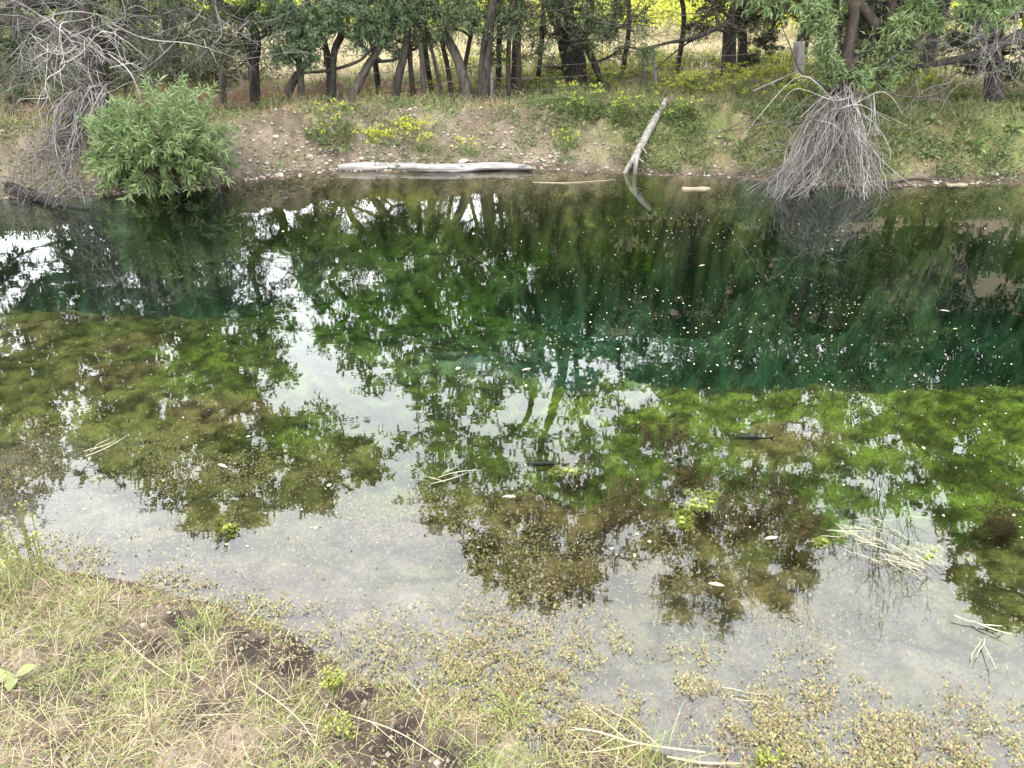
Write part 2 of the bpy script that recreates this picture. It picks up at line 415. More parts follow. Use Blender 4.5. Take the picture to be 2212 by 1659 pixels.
    red = sstep(2.2, 3.2, df) * (1 - sstep(4.3, 4.7, df)) * (1 - sstep(-1.6, 0.4, x))
    cf = mixc(cf, (.165, .100, .070), red * 0.8)
    fld = sstep(4.3, 6.0, df)
    cf = mixc(cf, mixc((.21, .168, .105), (.18, .162, .075), n1), fld * 0.95)
    hillc = mixc((.115, .082, .055), (.070, .072, .034), sstep(0.35, 0.65, fbm(x * 0.35, y * 0.35, 4, 95)))
    cf = mixc(cf, hillc, sstep(18, 24, df))
    col_[far] = cf[far]
    v = fbm(xw * 11, yw * 11, 4, 97, 0.65)[:, None]; v2 = fbm(xw * 2.0, yw * 2.0, 3, 98)[:, None]
    pale_bed = sstep(.22, .36, C.sum(1))[:, None]; gr_ = fbm(xw * 60, yw * 60, 3, 99, .7)[:, None]  # mask of the paler bed soils, mostly silt and mud, by their own colour
    cb = C * (1 - pale_bed) * (0.30 + 1.4 * sstep(.25, .8, v)) * (0.70 + 0.6 * v2) + C * pale_bed * (.60 + .8 * sstep(.25, .75, .4 * gr_ + .6 * v)) * (.92 + .16 * v2)
    wp = (sstep(.50, .66, fbm(xw * 4.5, yw * 4.5, 4, 101, .62)))[:, None] * pale_bed * .75
    cb = cb * (1 - wp) + wp * np.array((.085, .082, .034)) * (.4 + 1.2 * v)
    pc = (pool * (1 - sstep(5.5, 6.4, yw + .5 * (v2[:, 0] - .5))))[:, None]
    cb = cb * (1 - pc) + np.asarray(TEAL) * (0.7 + 0.6 * v2) * pc
    t_ = (1 - sstep(0, 0.35, -dn[wet]))[:, None]
    cb = cb * (1 - 0.8 * t_) + 0.8 * t_ * np.array((.085, .070, .050)) * (0.6 + 0.8 * v)
    col_[wet] = cb
    return z, col_.reshape(shp + (3,))

# grid: rows grow with distance, columns fan out
ys = [0.15]
while ys[-1] < 420:
    y_ = ys[-1]; ys.append(y_ + (0.013 if y_ < 2.6 else min(0.013 + 0.009 * (y_ - 2.6), 0.042) if y_ < 14 else 0.05 * (y_ - 13)))
ys = np.r_[np.array([-60, -30, -15, -8, -4, -2, -1, -0.4, -0.1]), np.array(ys)]
uu = np.linspace(-1, 1, 381)
uu = np.sign(uu) * (0.80 * np.abs(uu) + 0.20 * np.abs(uu) ** 6)
hw = np.where(ys < 0.15, 3.4 + 0.8 * np.abs(np.minimum(ys, 0)), 1.6 + 0.92 * np.maximum(ys, 0)) + 30 * sstep(14, 30, ys)
GX = uu[None] * hw[:, None]; GY = np.broadcast_to(ys[:, None], GX.shape)
GZ, GC = terr(GX, GY, True)
nr, nc = GX.shape
mb = MB()
ii = np.arange(nr - 1)[:, None] * nc + np.arange(nc - 1)[None]
mb.add(np.stack([GX, GY, GZ], -1), np.stack([ii, ii + 1, ii + nc + 1, ii + nc], -1))
m, n, l = new_mat("ground_soil_and_bed")
at = n.new("ShaderNodeAttribute"); at.attribute_name = "soil"
t_ = n.new("ShaderNodeTexCoord")
z1 = n.new("ShaderNodeTexNoise"); z1.inputs['Scale'].default_value = 55; z1.inputs['Detail'].default_value = 5; z1.inputs['Roughness'].default_value = 0.7
l.new(t_.outputs['Object'], z1.inputs['Vector'])
mr = n.new("ShaderNodeMapRange"); mr.inputs[1].default_value = 0.25; mr.inputs[2].default_value = 0.75; mr.inputs[3].default_value = 0.55; mr.inputs[4].default_value = 1.45
l.new(z1.outputs['Fac'], mr.inputs[0])
mm = n.new("ShaderNodeMixRGB"); mm.blend_type = 'MULTIPLY'; mm.inputs[0].default_value = 1
l.new(at.outputs['Color'], mm.inputs[1]); l.new(mr.outputs[0], mm.inputs[2])
p = n.new("ShaderNodeBsdfPrincipled"); p.inputs['Roughness'].default_value = 0.9; p.inputs['Specular IOR Level'].default_value = 0.15
bmp = n.new("ShaderNodeBump"); bmp.inputs['Strength'].default_value = 0.6; bmp.inputs['Distance'].default_value = 0.01
l.new(z1.outputs['Fac'], bmp.inputs['Height']); l.new(bmp.outputs[0], p.inputs['Normal'])
l.new(mm.outputs[0], p.inputs['Base Color'])
o = n.new("ShaderNodeOutputMaterial"); l.new(p.outputs[0], o.inputs[0])
ground = mb.build("ground", m)
ca = ground.data.color_attributes.new("soil", 'FLOAT_COLOR', 'POINT')
ca.data.foreach_set('color', np.concatenate([GC.reshape(-1, 3), np.ones((nr * nc, 1))], 1).astype(np.float32).ravel())
tag(ground, kind='structure', label='bare and grassy ground running under the pond and up to the hill')

# ------------------------------------------------------------------ the pond's water: a closed body that tints with depth
wm, n, l = new_mat("pond_water")
o = n.new("ShaderNodeOutputMaterial")
tr = n.new("ShaderNodeBsdfTransparent")
gl = n.new("ShaderNodeBsdfGlossy"); gl.inputs['Roughness'].default_value = 0.012; gl.inputs['Color'].default_value = (1, 1, 1, 1)
fr = n.new("ShaderNodeFresnel"); fr.inputs['IOR'].default_value = 1.55
t_ = n.new("ShaderNodeTexCoord")
def ripple(scale, det):
    mpn = n.new("ShaderNodeMapping"); mpn.inputs['Scale'].default_value = scale
    z = n.new("ShaderNodeTexNoise"); z.inputs['Scale'].default_value = 1; z.inputs['Detail'].default_value = det
    l.new(t_.outputs['Object'], mpn.inputs[0]); l.new(mpn.outputs[0], z.inputs['Vector']); return z.outputs['Fac']
ad = n.new("ShaderNodeMath"); ad.operation = 'ADD'
ml = n.new("ShaderNodeMath"); ml.operation = 'MULTIPLY'; ml.inputs[1].default_value = 0.16
r1 = ripple((1.6, 4.0, 1), 2); r2 = ripple((9, 20, 1), 2)
l.new(r2, ml.inputs[0]); l.new(r1, ad.inputs[0]); l.new(ml.outputs[0], ad.inputs[1])
bp = n.new("ShaderNodeBump"); bp.inputs['Strength'].default_value = 1.0; bp.inputs['Distance'].default_value = 0.0007
l.new(ad.outputs[0], bp.inputs['Height']); l.new(bp.outputs[0], gl.inputs['Normal'])
mxs = n.new("ShaderNodeMixShader")
l.new(fr.outputs[0], mxs.inputs[0]); l.new(tr.outputs[0], mxs.inputs[1]); l.new(gl.outputs[0], mxs.inputs[2]); l.new(mxs.outputs[0], o.inputs['Surface'])
va = n.new("ShaderNodeVolumeAbsorption")
va.inputs['Color'].default_value = (0.40, 0.66, 0.48, 1)
va.inputs['Density'].default_value = 0.56
l.new(va.outputs[0], o.inputs['Volume'])
mb = MB()
x0, x1, y0, y1, zb = -13.5, 13.5, 0.2, 9.4, -3.0
mb.add([(x0, y0, 0), (x1, y0, 0), (x1, y1, 0), (x0, y1, 0), (x0, y0, zb), (x1, y0, zb), (x1, y1, zb), (x0, y1, zb)],
       [(0, 1, 2, 3), (7, 6, 5, 4), (4, 5, 1, 0), (5, 6, 2, 1), (6, 7, 3, 2), (7, 4, 0, 3)])
water = mb.build("water", wm, smooth=False)
tag(water, kind='structure', label='clear green pond water mirroring the trees')
# ------------------------------------------------------------------ materials of plants and wood
bark_dark = wood_mat("dark_bark", (.004, .0035, .003), (.052, .044, .036), (34, 34, 6), 0.9, dist=0.02)
bark_black = wood_mat("blackened_bark", (.006, .005, .005), (.030, .026, .022), (26, 26, 8), 1.0, dist=.03)
bark_grey = wood_mat("grey_bark", (.007, .006, .005), (.092, .080, .066), (34, 34, 6), 0.9, dist=0.02)
bark_brown = wood_mat("brown_bark", (.010, .008, .007), (.058, .044, .034), (28, 28, 5), 0.9, dist=0.02)
twig_dark = wood_mat("dark_twigs", (.020, .017, .014), (.060, .052, .044), (9, 9, 9), 0.2)
twig_brown = wood_mat("brown_twigs", (.050, .040, .030), (.130, .110, .085), (6, 6, 6), 0.2)
dead_wood = wood_mat("bleached_twigs", (.12, .108, .095), (.32, .30, .27), (5, 5, 5), 0.3)
dead_grey = wood_mat("grey_dead_twigs", (.036, .033, .031), (.165, .153, .142), (5, 5, 5), 0.3)
leaf_fresh = leaf_mat("fresh_leaves", [(.07, .11, .05), (.115, .175, .08), (.17, .235, .125), (.23, .29, .18)], trans=.5)
leaf_mid = leaf_mat("mid_green_leaves", [(.055, .082, .034), (.088, .128, .055), (.135, .175, .085), (.18, .21, .115)], trans=.45)
leaf_dark = leaf_mat("dark_leaves", [(.028, .044, .016), (.046, .070, .025), (.080, .100, .044)])
leaf_olive = leaf_mat("olive_leaves", [(.075, .078, .040), (.115, .118, .060), (.16, .16, .09)])
leaf_willow = leaf_mat("willow_leaves", [(.080, .128, .042), (.140, .205, .074), (.205, .28, .115), (.26, .33, .17), (.20, .22, .09)], trans=0.42)

def curve(a, b, n=6, wig=0.12, sag=0.0):
    """wandering curve from a to b"""
    a = np.asarray(a, float); b = np.asarray(b, float); L = np.linalg.norm(b - a)
    s = np.linspace(0, 1, n)[:, None]
    p = a + (b - a) * s
    off = randdir(1)[0] * wig * L; off2 = randdir(1)[0] * wig * L * 0.6
    p = p + off * np.sin(np.pi * s) + off2 * np.sin(2 * np.pi * s)
    p[:, 2] += -sag * L * np.sin(np.pi * s[:, 0])
    return p

def grow(name, label, trunks, clumps, bark, twigm, leafm, leaf=(.065, .027), group=None, cat='tree', limb_r=0.035, leafshape=(0.15, 0.2), up=0.15, extra_limbs=()):
    """trunks: [(path, [radii])]; clumps: [(centre, (rx, ry, rz), twigs, leaves per twig[, reach])]"""
    base = trunks[0][0][0]
    t = empty(name, tuple(base)); tag(t, label, cat, group)
    sk, sr = [], []
    for i, (path, rad) in enumerate(trunks):
        n_ = max(8, int(len(path) * 4)); sp = spline(path, n_)
        r = np.interp(np.linspace(0, 1, n_), np.linspace(0, 1, len(rad)), rad)
        if i == 0 or sp[0][2] < 0.9: r[0] *= 1.35; r[1] *= 1.12
        b = MB(); tube(b, sp, r, 11, 0.16); b.build('trunk', bark, t)
        sk.append(sp[1:]); sr.append(r[1:])
    for path, rad in extra_limbs:
        n_ = len(path) * 4; sp = spline(path, n_); r = np.interp(np.linspace(0, 1, n_), np.linspace(0, 1, len(rad)), rad)
        b = MB(); tube(b, sp, r, 8, 0.12); b.build('limb', bark, t)
        sk.append(sp); sr.append(r)
    sk = np.concatenate(sk); sr = np.concatenate(sr)
    TW, LP, LD = [], [], []
    order = sorted(range(len(clumps)), key=lambda i: np.min(np.linalg.norm(sk - clumps[i][0], axis=1)))
    for ci in order:
        c, rr, nt_, nl_ = clumps[ci][:4]
        nt_ = int(nt_ * (1.35 if c[2] < 1.75 else .95)); nl_ = int(round(nl_ * (2.0 if c[2] < 1.75 else 1.5)))
        c = np.asarray(c, float); rr = np.broadcast_to(np.asarray(rr, float), (3,))
        d = np.linalg.norm(sk - c, axis=1) + 1.2 * np.maximum(sk[:, 2] - c[2] + 0.1, 0)
        k = int(np.argmin(d)); a = sk[k]; L = np.linalg.norm(c - a)
        r0 = min(sr[k] * 0.7, limb_r * (0.5 + 0.35 * L)); r0 = max(r0, 0.006)
        n_ = max(5, int(4 + L * 3))
        pth = curve(a, c + rr * np.array([0, 0, 0.15]), n_, 0.13)
        rads = np.linspace(r0, max(r0 * 0.3, 0.004), n_)
        b = MB(); tube(b, pth, rads, 6 if r0 > 0.012 else 4, 0.08 if r0 > 0.015 else 0); b.build('limb', bark if r0 > 0.02 else twigm, t)
        sk = np.vstack([sk, pth[1:]]); sr = np.r_[sr, rads[1:]]
        # twigs
        src = pth[rng.integers(n_ // 2, n_, nt_)]
        dirs = randdir(nt_); dirs[:, 2] += up
        q = unit(dirs) * (rng.random((nt_, 1)) ** 0.4)
        # uneven outline: push some directions out, hold others back
        irr = 0.65 + 0.7 * vnoise(q[:, 0] * 2.2 + c[0] * 3 + 40, q[:, 2] * 2.2 + c[2] * 3 + 40, 5)[:, None]
        end = c + q * rr * irr
        s = np.linspace(0, 1, 5)[None, :, None]
        P = src[:, None] * (1 - s) + end[:, None] * s
        P = P + (randdir(nt_) * np.linalg.norm(end - src, axis=1, keepdims=True) * 0.15)[:, None] * np.sin(np.pi * s) + rng.normal(size=P.shape) * 0.02 * s
        TW.append(P)
        if nl_ > 0:
            m_ = nt_ * nl_
            ti = np.repeat(np.arange(nt_), nl_)
            f = 0.30 + 0.72 * rng.random(m_) ** 0.8
            g = np.clip(f * 4, 0, 3.999); gi = g.astype(int); gf = (g - gi)[:, None]
            pos = P[ti, gi] * (1 - gf) + P[ti, gi + 1] * gf
            tdir = unit(P[ti, 4] - P[ti, 2])
            ld = unit(tdir * 0.6 + randdir(m_) * 0.9)
            LP.append(pos + randdir(m_) * 0.018); LD.append(ld)
    if TW:
        P = np.concatenate(TW); b = MB(); tubes3(b, P[:, [0, 2, 4]] if P[:, 0, 2].mean() > 2.2 else P, rng.uniform(0.0028, 0.006, len(P)), 0.0013)
        tag(b.build('twigs', twigm, t), kind='stuff')
    if LP:
        LP = np.concatenate(LP); LD = np.concatenate(LD); n_ = len(LP)
        b = MB(); sz = rng.uniform(0.6, 1.2, n_) * ((0.62 + 0.38 * sstep(1.5, 2.6, LP[:, 2])) if leafm is not leaf_willow else 1)
        sz = sz * (1 + .36 * sstep(1.8, 2.4, LP[:, 2])); leaves(b, LP, LD, leaf[0] * sz, leaf[1] * sz, *leafshape)
        b.build('crown', leafm, t, smooth=False)
    return t

def on_ground(px, Y, sink=0.06):
    """trunk foot at that view column and distance"""
    x = (px - 1106) / F * (Y * CP + (H - 0.35) * SP)
    return np.array([x, Y, float(terr(np.array([x]), np.array([Y]))[0]) - sink])
def D(px, py, Y): return atY(px, py, Y)
def RF(px, py, Y): return rfl(px, py, Y)
def rc(px, py, r, Y, nt_, nl_, flat=0.8, wide=1.0):
    """a crown clump seen mirrored at that spot"""
    c = RF(px, py, Y); w = px_size_r(r, Y, c[2])
    return (c, (w * wide, w * 0.9, w * flat), nt_, nl_)
def dc(px, py, r, Y, nt_, nl_, flat=0.8, wide=1.0):
    c = D(px, py, Y); w = px_size(r, Y, c[2])
    return (c, (w * wide, w * 0.9, w * flat), nt_, nl_)

def inpoly(px, py, poly):
    c = False; j = len(poly) - 1
    for i in range(len(poly)):
        (xi, yi), (xj, yj) = poly[i], poly[j]
        if (yi > py) != (yj > py) and px < (xj - xi) * (py - yi) / (yj - yi) + xi: c = not c
        j = i
    return c
def fill(poly, Y, step=72, r=58, nt_=22, nl_=8, dY=.45, keep=1.0, sparse=()):
    """crown clumps packed through the outline of a mirrored crown"""
    xs = [a for a, _ in poly]; ys_ = [b_ for _, b_ in poly]; out = []
    y = min(ys_)
    while y < max(ys_):
        x = min(xs)
        while x < max(xs):
            u, v = x + rng.uniform(-.35, .35) * step, y + rng.uniform(-.35, .35) * step
            k = keep * (0.45 if any(inpoly(u, v, q) for q in sparse) else 1)
            if inpoly(u, v, poly) and rng.random() < k: out.append(rc(u, v, r * rng.uniform(.8, 1.15), Y + rng.uniform(-dY, dY), nt_, nl_))
            x += step
        y += step
    return out
PL = [(-200, 640), (300, 620), (540, 640), (590, 760), (630, 860), (740, 920), (840, 975), (790, 1030), (680, 1065), (620, 1090), (540, 1120), (460, 1130), (390, 1110), (340, 1060), (280, 1000), (220, 955), (140, 930), (60, 970), (-200, 1010)]
PC = [(660, 650), (1400, 640), (1420, 900), (1420, 1100), (1350, 1220), (1280, 1265), (1190, 1310), (1090, 1270), (1030, 1220), (1010, 1160), (950, 1130), (925, 1080), (875, 1000), (840, 900), (790, 830), (730, 770), (650, 720)]
PT = [(660, 440), (1400, 440), (1400, 650), (680, 650)]
PR1 = [(1340, 640), (1840, 640), (1860, 1060), (1800, 1160), (1760, 1260), (1680, 1330), (1560, 1350), (1460, 1320), (1410, 1240), (1385, 1100), (1340, 960)]
PR2 = [(1840, 660), (2320, 660), (2320, 1370), (2190, 1340), (2110, 1290), (2075, 1210), (2070, 1120), (1990, 1075), (1860, 1060)]
PR3 = [(1400, 440), (2330, 440), (2330, 640), (1400, 640)]
SPC = [[(960, 850), (1260, 850), (1260, 980), (960, 980)]]
# ------------------------------------------------------------------ old willow on the left bank
f_ = on_ground(205, 8.75)
trunkL = [f_, D(205, 160, 8.75), D(190, 70, 8.8), D(180, 0, 8.85), RF(200, 640, 8.9), RF(260, 760, 8.9)]
trunkL2 = [D(200, 170, 8.75), D(240, 80, 9.0), D(290, 10, 9.3), RF(330, 660, 9.4), RF(520, 820, 9.2), RF(590, 920, 9.0), RF(610, 1000, 8.9)]
trunkL3 = [D(195, 150, 8.75), D(110, 60, 8.9), RF(70, 620, 9.0), RF(60, 780, 8.8)]
cl = []
for (x, y, r) in [(40, 680, 110), (170, 690, 120), (310, 700, 120), (420, 660, 100), (130, 800, 120), (300, 810, 120), (450, 770, 100), (520, 850, 80),
                  (60, 880, 110), (200, 940, 110), (370, 930, 110), (480, 960, 100), (-100, 760, 120), (-120, 920, 110), (-30, 960, 60), (20, 975, 60)]:
    cl.append(rc(x, y, r, 8.9 + rng.uniform(-.4, .5), 75, 15))
for (x, y, r) in [(330, 1010, 80), (450, 1055, 80), (560, 1010, 75), (650, 960, 75), (720, 1010, 75), (640, 1060, 70), (540, 1100, 60), (430, 1120, 50), (770, 970, 50), (600, 930, 60), (490, 1135, 40), (250, 990, 60), (790, 1020, 35), (690, 1080, 40)]:
    cl.append(rc(x, y, r, 8.6 + rng.uniform(-.4, .4), 52, 13))
grow('old_willow_tree', 'old leaning willow with dark trunk behind the round green shrub on the left bank', [(trunkL, [.15, .13, .12, .10, .07, .035]), (trunkL2, [.08, .07, .06, .045, .03]), (trunkL3, [.07, .06, .05, .02])],
     [dc(x_ + rng.uniform(-20, 20), y_, 42, 9.5 + rng.uniform(-.4, .4), 26, 2) for x_ in range(10, 500, 46) for y_ in (30, 80, 130, 180, 225) if y_ < 140 or x_ < 290] + cl + fill(PL, 8.9, 72, 60, 22, 8, .4, .97) + [dc(20, 110, 55, 9.3, 26, 14), dc(60, 60, 50, 9.6, 26, 12), dc(470, 40, 60, 10.2, 30, 16), dc(390, 20, 45, 10.4, 22, 14), dc(540, 30, 45, 10.2, 24, 16), dc(120, 160, 40, 9.6, 20, 10), dc(40, 200, 50, 9.8, 24, 10), dc(30, 260, 40, 9.3, 18, 10), dc(300, 30, 50, 9.8, 24, 6), dc(240, 90, 45, 9.6, 22, 5)],
     bark_dark, twig_brown, leaf_mid, (.075, .026))

# ------------------------------------------------------------------ the row of trees along the fence line
def simple(name, label, px, Y, path, rad, clumps, bark=bark_dark, leafm=leaf_mid, twigm=twig_dark, leaf=(.06, .027), group='trees along the far bank', more=(), limbs=()):
    f0 = on_ground(px, Y); rad = [q * (.86 if Y < 11 else 1) for q in rad]
    return grow(name, label, [([f0] + path, rad)] + list(more), clumps, bark, twigm, leafm, leaf, group, extra_limbs=limbs)

simple('tree', 'upright dark trunk just right of the round green willow shrub', 548, 10.2, [D(548, 150, 10.2), D(546, 60, 10.2), RF(545, 560, 10.2), RF(560, 640, 10.1), RF(600, 700, 10)], [.085, .075, .07, .06, .04, .02],
       fill([(470, 430), (670, 430), (680, 690), (610, 720), (560, 690), (480, 640)], 10.2, 56, 46, 20, 6, .3, .8) + [rc(520, 470, 60, 10.2, 26, 8), rc(560, 560, 60, 10.2, 26, 9), rc(600, 640, 50, 10, 22, 8), rc(480, 560, 60, 10.4, 26, 9), dc(590, 50, 55, 10.1, 34, 22), dc(530, 100, 35, 10.2, 22, 12), rc(640, 560, 40, 10.2, 20, 7), rc(540, 690, 40, 10, 20, 9)], leafm=leaf_mid)
simple('tree', 'pair of grey stumpy trunks, one leaning left, under the low bright green branches', 652, 9.9, [D(650, 175, 9.9), D(645, 120, 9.95), D(650, 40, 10.1), RF(660, 600, 10.2)], [.055, .05, .048, .04, .02],
       [dc(650, 90, 60, 9.8, 48, 26), dc(690, 45, 60, 9.8, 48, 26), dc(620, 30, 60, 9.9, 46, 26), dc(740, 20, 55, 9.8, 40, 24), dc(610, 120, 40, 9.8, 30, 18), dc(670, 130, 40, 9.8, 26, 14), rc(650, 540, 55, 10.2, 24, 8), rc(700, 640, 50, 10.2, 22, 7)], bark=bark_grey, leafm=leaf_fresh,
       more=[([on_ground(612, 10.0), D(625, 195, 10.0), D(642, 160, 9.95)], [.06, .055, .045])])
simple('tree', 'dark trunk forking into curved bare limbs beside a leaning pale one', 717, 10.0, [D(718, 170, 10.0), D(722, 110, 10.05), D(735, 50, 10.2), RF(720, 590, 10.3), RF(728, 625, 10.3), RF(800, 690, 10.2), RF(880, 718, 10.1), RF(960, 745, 10)], [.065, .055, .05, .05, .055, .055, .05, .04, .02],
       [rc(720, 520, 60, 10.3, 26, 8), rc(790, 560, 60, 10.2, 26, 9), rc(840, 610, 55, 10.2, 24, 9), rc(760, 640, 40, 10.2, 18, 5), rc(700, 725, 45, 10.0, 26, 13), rc(770, 735, 50, 10.0, 26, 13), dc(800, 45, 55, 9.9, 40, 24), dc(720, 60, 45, 9.8, 30, 20), dc(770, 85, 35, 9.9, 22, 16), dc(700, 140, 40, 10.2, 26, 0)], leafm=leaf_fresh,
       limbs=[([D(720, 150, 10), D(690, 155, 9.9), D(650, 160, 9.8), D(630, 185, 9.8)], [.022, .018, .012, .005]), ([D(722, 150, 10), D(760, 138, 9.9), D(790, 120, 9.9), D(830, 60, 9.9)], [.022, .02, .015, .01])])
simple('tree', 'trunk with peeling pale bark leaning right over the dry bank', 752, 9.95, [D(762, 210, 9.95), D(790, 150, 10.0), D(818, 105, 10.1), D(850, 40, 10.3), RF(860, 590, 10.4), RF(850, 680, 10.3)], [.06, .058, .055, .05, .045, .04, .02],
       fill([(660, 440), (1000, 440), (1000, 650), (680, 650)], 10.4, 66, 54, 22, 8, .3, .9) + [rc(850, 480, 60, 10.4, 26, 8), rc(900, 540, 60, 10.3, 26, 9), rc(830, 740, 50, 10, 26, 12), rc(880, 800, 45, 10, 24, 11), dc(860, 40, 50, 10.1, 36, 22), dc(830, 90, 35, 10.1, 20, 8), rc(800, 830, 35, 10, 18, 9)], bark=bark_grey, leafm=leaf_fresh, more=[([on_ground(736, 10.0), D(732, 200, 10.0), D(724, 185, 10.0)], [.035, .03, .025])])
simple('tree', 'thick dark trunk with rough bark, first of the crowded stand left of the fence stake', 856, 10.05, [D(858, 180, 10.05), D(872, 120, 10.1), D(880, 50, 10.3), RF(900, 580, 10.4), RF(930, 680, 10.3), RF(935, 740, 10.2)], [.07, .062, .055, .05, .045, .04, .02],
       [rc(950, 470, 60, 10.4, 26, 9), rc(1000, 520, 60, 10.4, 26, 9), rc(930, 610, 50, 10.3, 22, 8), rc(950, 800, 50, 10.1, 26, 11), rc(1000, 740, 50, 10.1, 26, 10), rc(920, 880, 40, 10, 22, 9), dc(900, 30, 55, 10.2, 34, 18), dc(860, 110, 35, 10.2, 20, 6)], leafm=leaf_mid)
for (px, Y, tops, r_, lab) in [(895, 10.3, [(886, 130), (880, 60)], .036, 'thin brown trunk standing next to the thick rough dark trunk'), (917, 10.2, [(912, 130), (905, 50)], .038, 'thin straight grey trunk in the gap before the leaning slender pair'),
                               (958, 10.3, [(942, 150), (928, 90), (915, 30)], .026, 'slender trunk leaning left, thinner one of the slender pair'), (978, 10.5, [(968, 150), (955, 90), (945, 20)], .034, 'slender trunk leaning left, thicker one of the slender pair'),
                               (1001, 10.5, [(1003, 160), (1012, 100), (1020, 30)], .034, 'thin dark trunk crossing behind the large leaning trunk'), (1100, 10.3, [(1098, 150), (1100, 90), (1108, 20)], .036, 'leftmost of three thin trunks just right of the steel stake'),
                               (1109, 10.6, [(1110, 150), (1112, 80), (1118, 10)], .036, 'middle of three thin trunks just right of the steel stake'), (1122, 10.4, [(1121, 150), (1121, 80), (1128, 10)], .036, 'rightmost of three thin trunks just right of the steel stake')]:
    pr = [D(a, b, Y) for a, b in tops]; tp = pr[-1]
    simple('tree', lab, px, Y, pr + [tp + np.array([rng.uniform(-.2, .2), rng.uniform(-.2, .2), .9]), tp + np.array([rng.uniform(-.4, .4), rng.uniform(-.3, .3), 2.0])], [r_ * 1.15, r_, r_ * .95, r_ * .9, r_ * .6, r_ * .3],
           [(tp + np.array([rng.uniform(-.4, .4), rng.uniform(-.4, .4), h]), (.45, .42, .36), 26, 7) for h in (0.5, 1.2, 1.9)] + [(pr[-2] + np.array([rng.uniform(-.3, .3), 0, .25]), (.38, .35, .25), 22, 2)], bark=bark_brown if r_ < .037 else bark_grey, leafm=leaf_olive)
simple('tree', 'large grey trunk leaning strongly left out of the crowded stand', 1018, 10.1, [D(1005, 180, 10.1), D(985, 120, 10.2), D(955, 60, 10.3), D(935, 0, 10.4), RF(940, 600, 10.5), RF(930, 700, 10.4), RF(960, 790, 10.3)], [.085, .078, .07, .066, .06, .055, .045, .025],
       [rc(980, 620, 55, 10.4, 24, 7), rc(900, 680, 50, 10.3, 20, 6), rc(1030, 660, 50, 10.3, 22, 8), rc(1000, 830, 60, 10.2, 28, 10), rc(1050, 760, 55, 10.2, 26, 9), rc(960, 920, 50, 10.0, 26, 9), dc(960, 60, 45, 10.0, 28, 8), dc(1000, 30, 45, 10.1, 30, 16)], bark=bark_grey, leafm=leaf_mid)
simple('tree', 'black trunk with a snapped pale dead stem against it, left of the steel stake', 1045, 10.0, [D(1048, 150, 10.0), D(1055, 80, 10.1), D(1065, 10, 10.2), RF(1080, 560, 10.4), RF(1090, 650, 10.4)], [.085, .08, .072, .06, .045, .02],
       fill([(1000, 440), (1400, 440), (1400, 650), (1000, 650)], 10.5, 62, 54, 24, 10, .3, 1.0) + [rc(1060, 470, 60, 10.4, 28, 10), rc(1120, 500, 65, 10.4, 30, 10), rc(1090, 600, 60, 10.4, 28, 10), rc(1150, 640, 60, 10.4, 28, 10), rc(1080, 700, 50, 10.3, 24, 10), dc(1080, 40, 50, 10.2, 34, 12), dc(1110, 70, 45, 10.1, 30, 4), dc(1130, 20, 50, 10.4, 30, 10), dc(1020, 50, 40, 9.9, 28, 20)], leafm=leaf_mid,
       limbs=[([on_ground(1034, 9.95), D(1040, 130, 9.95), D(1050, 60, 9.97), D(1060, 15, 10)], [.035, .03, .026, .014])])
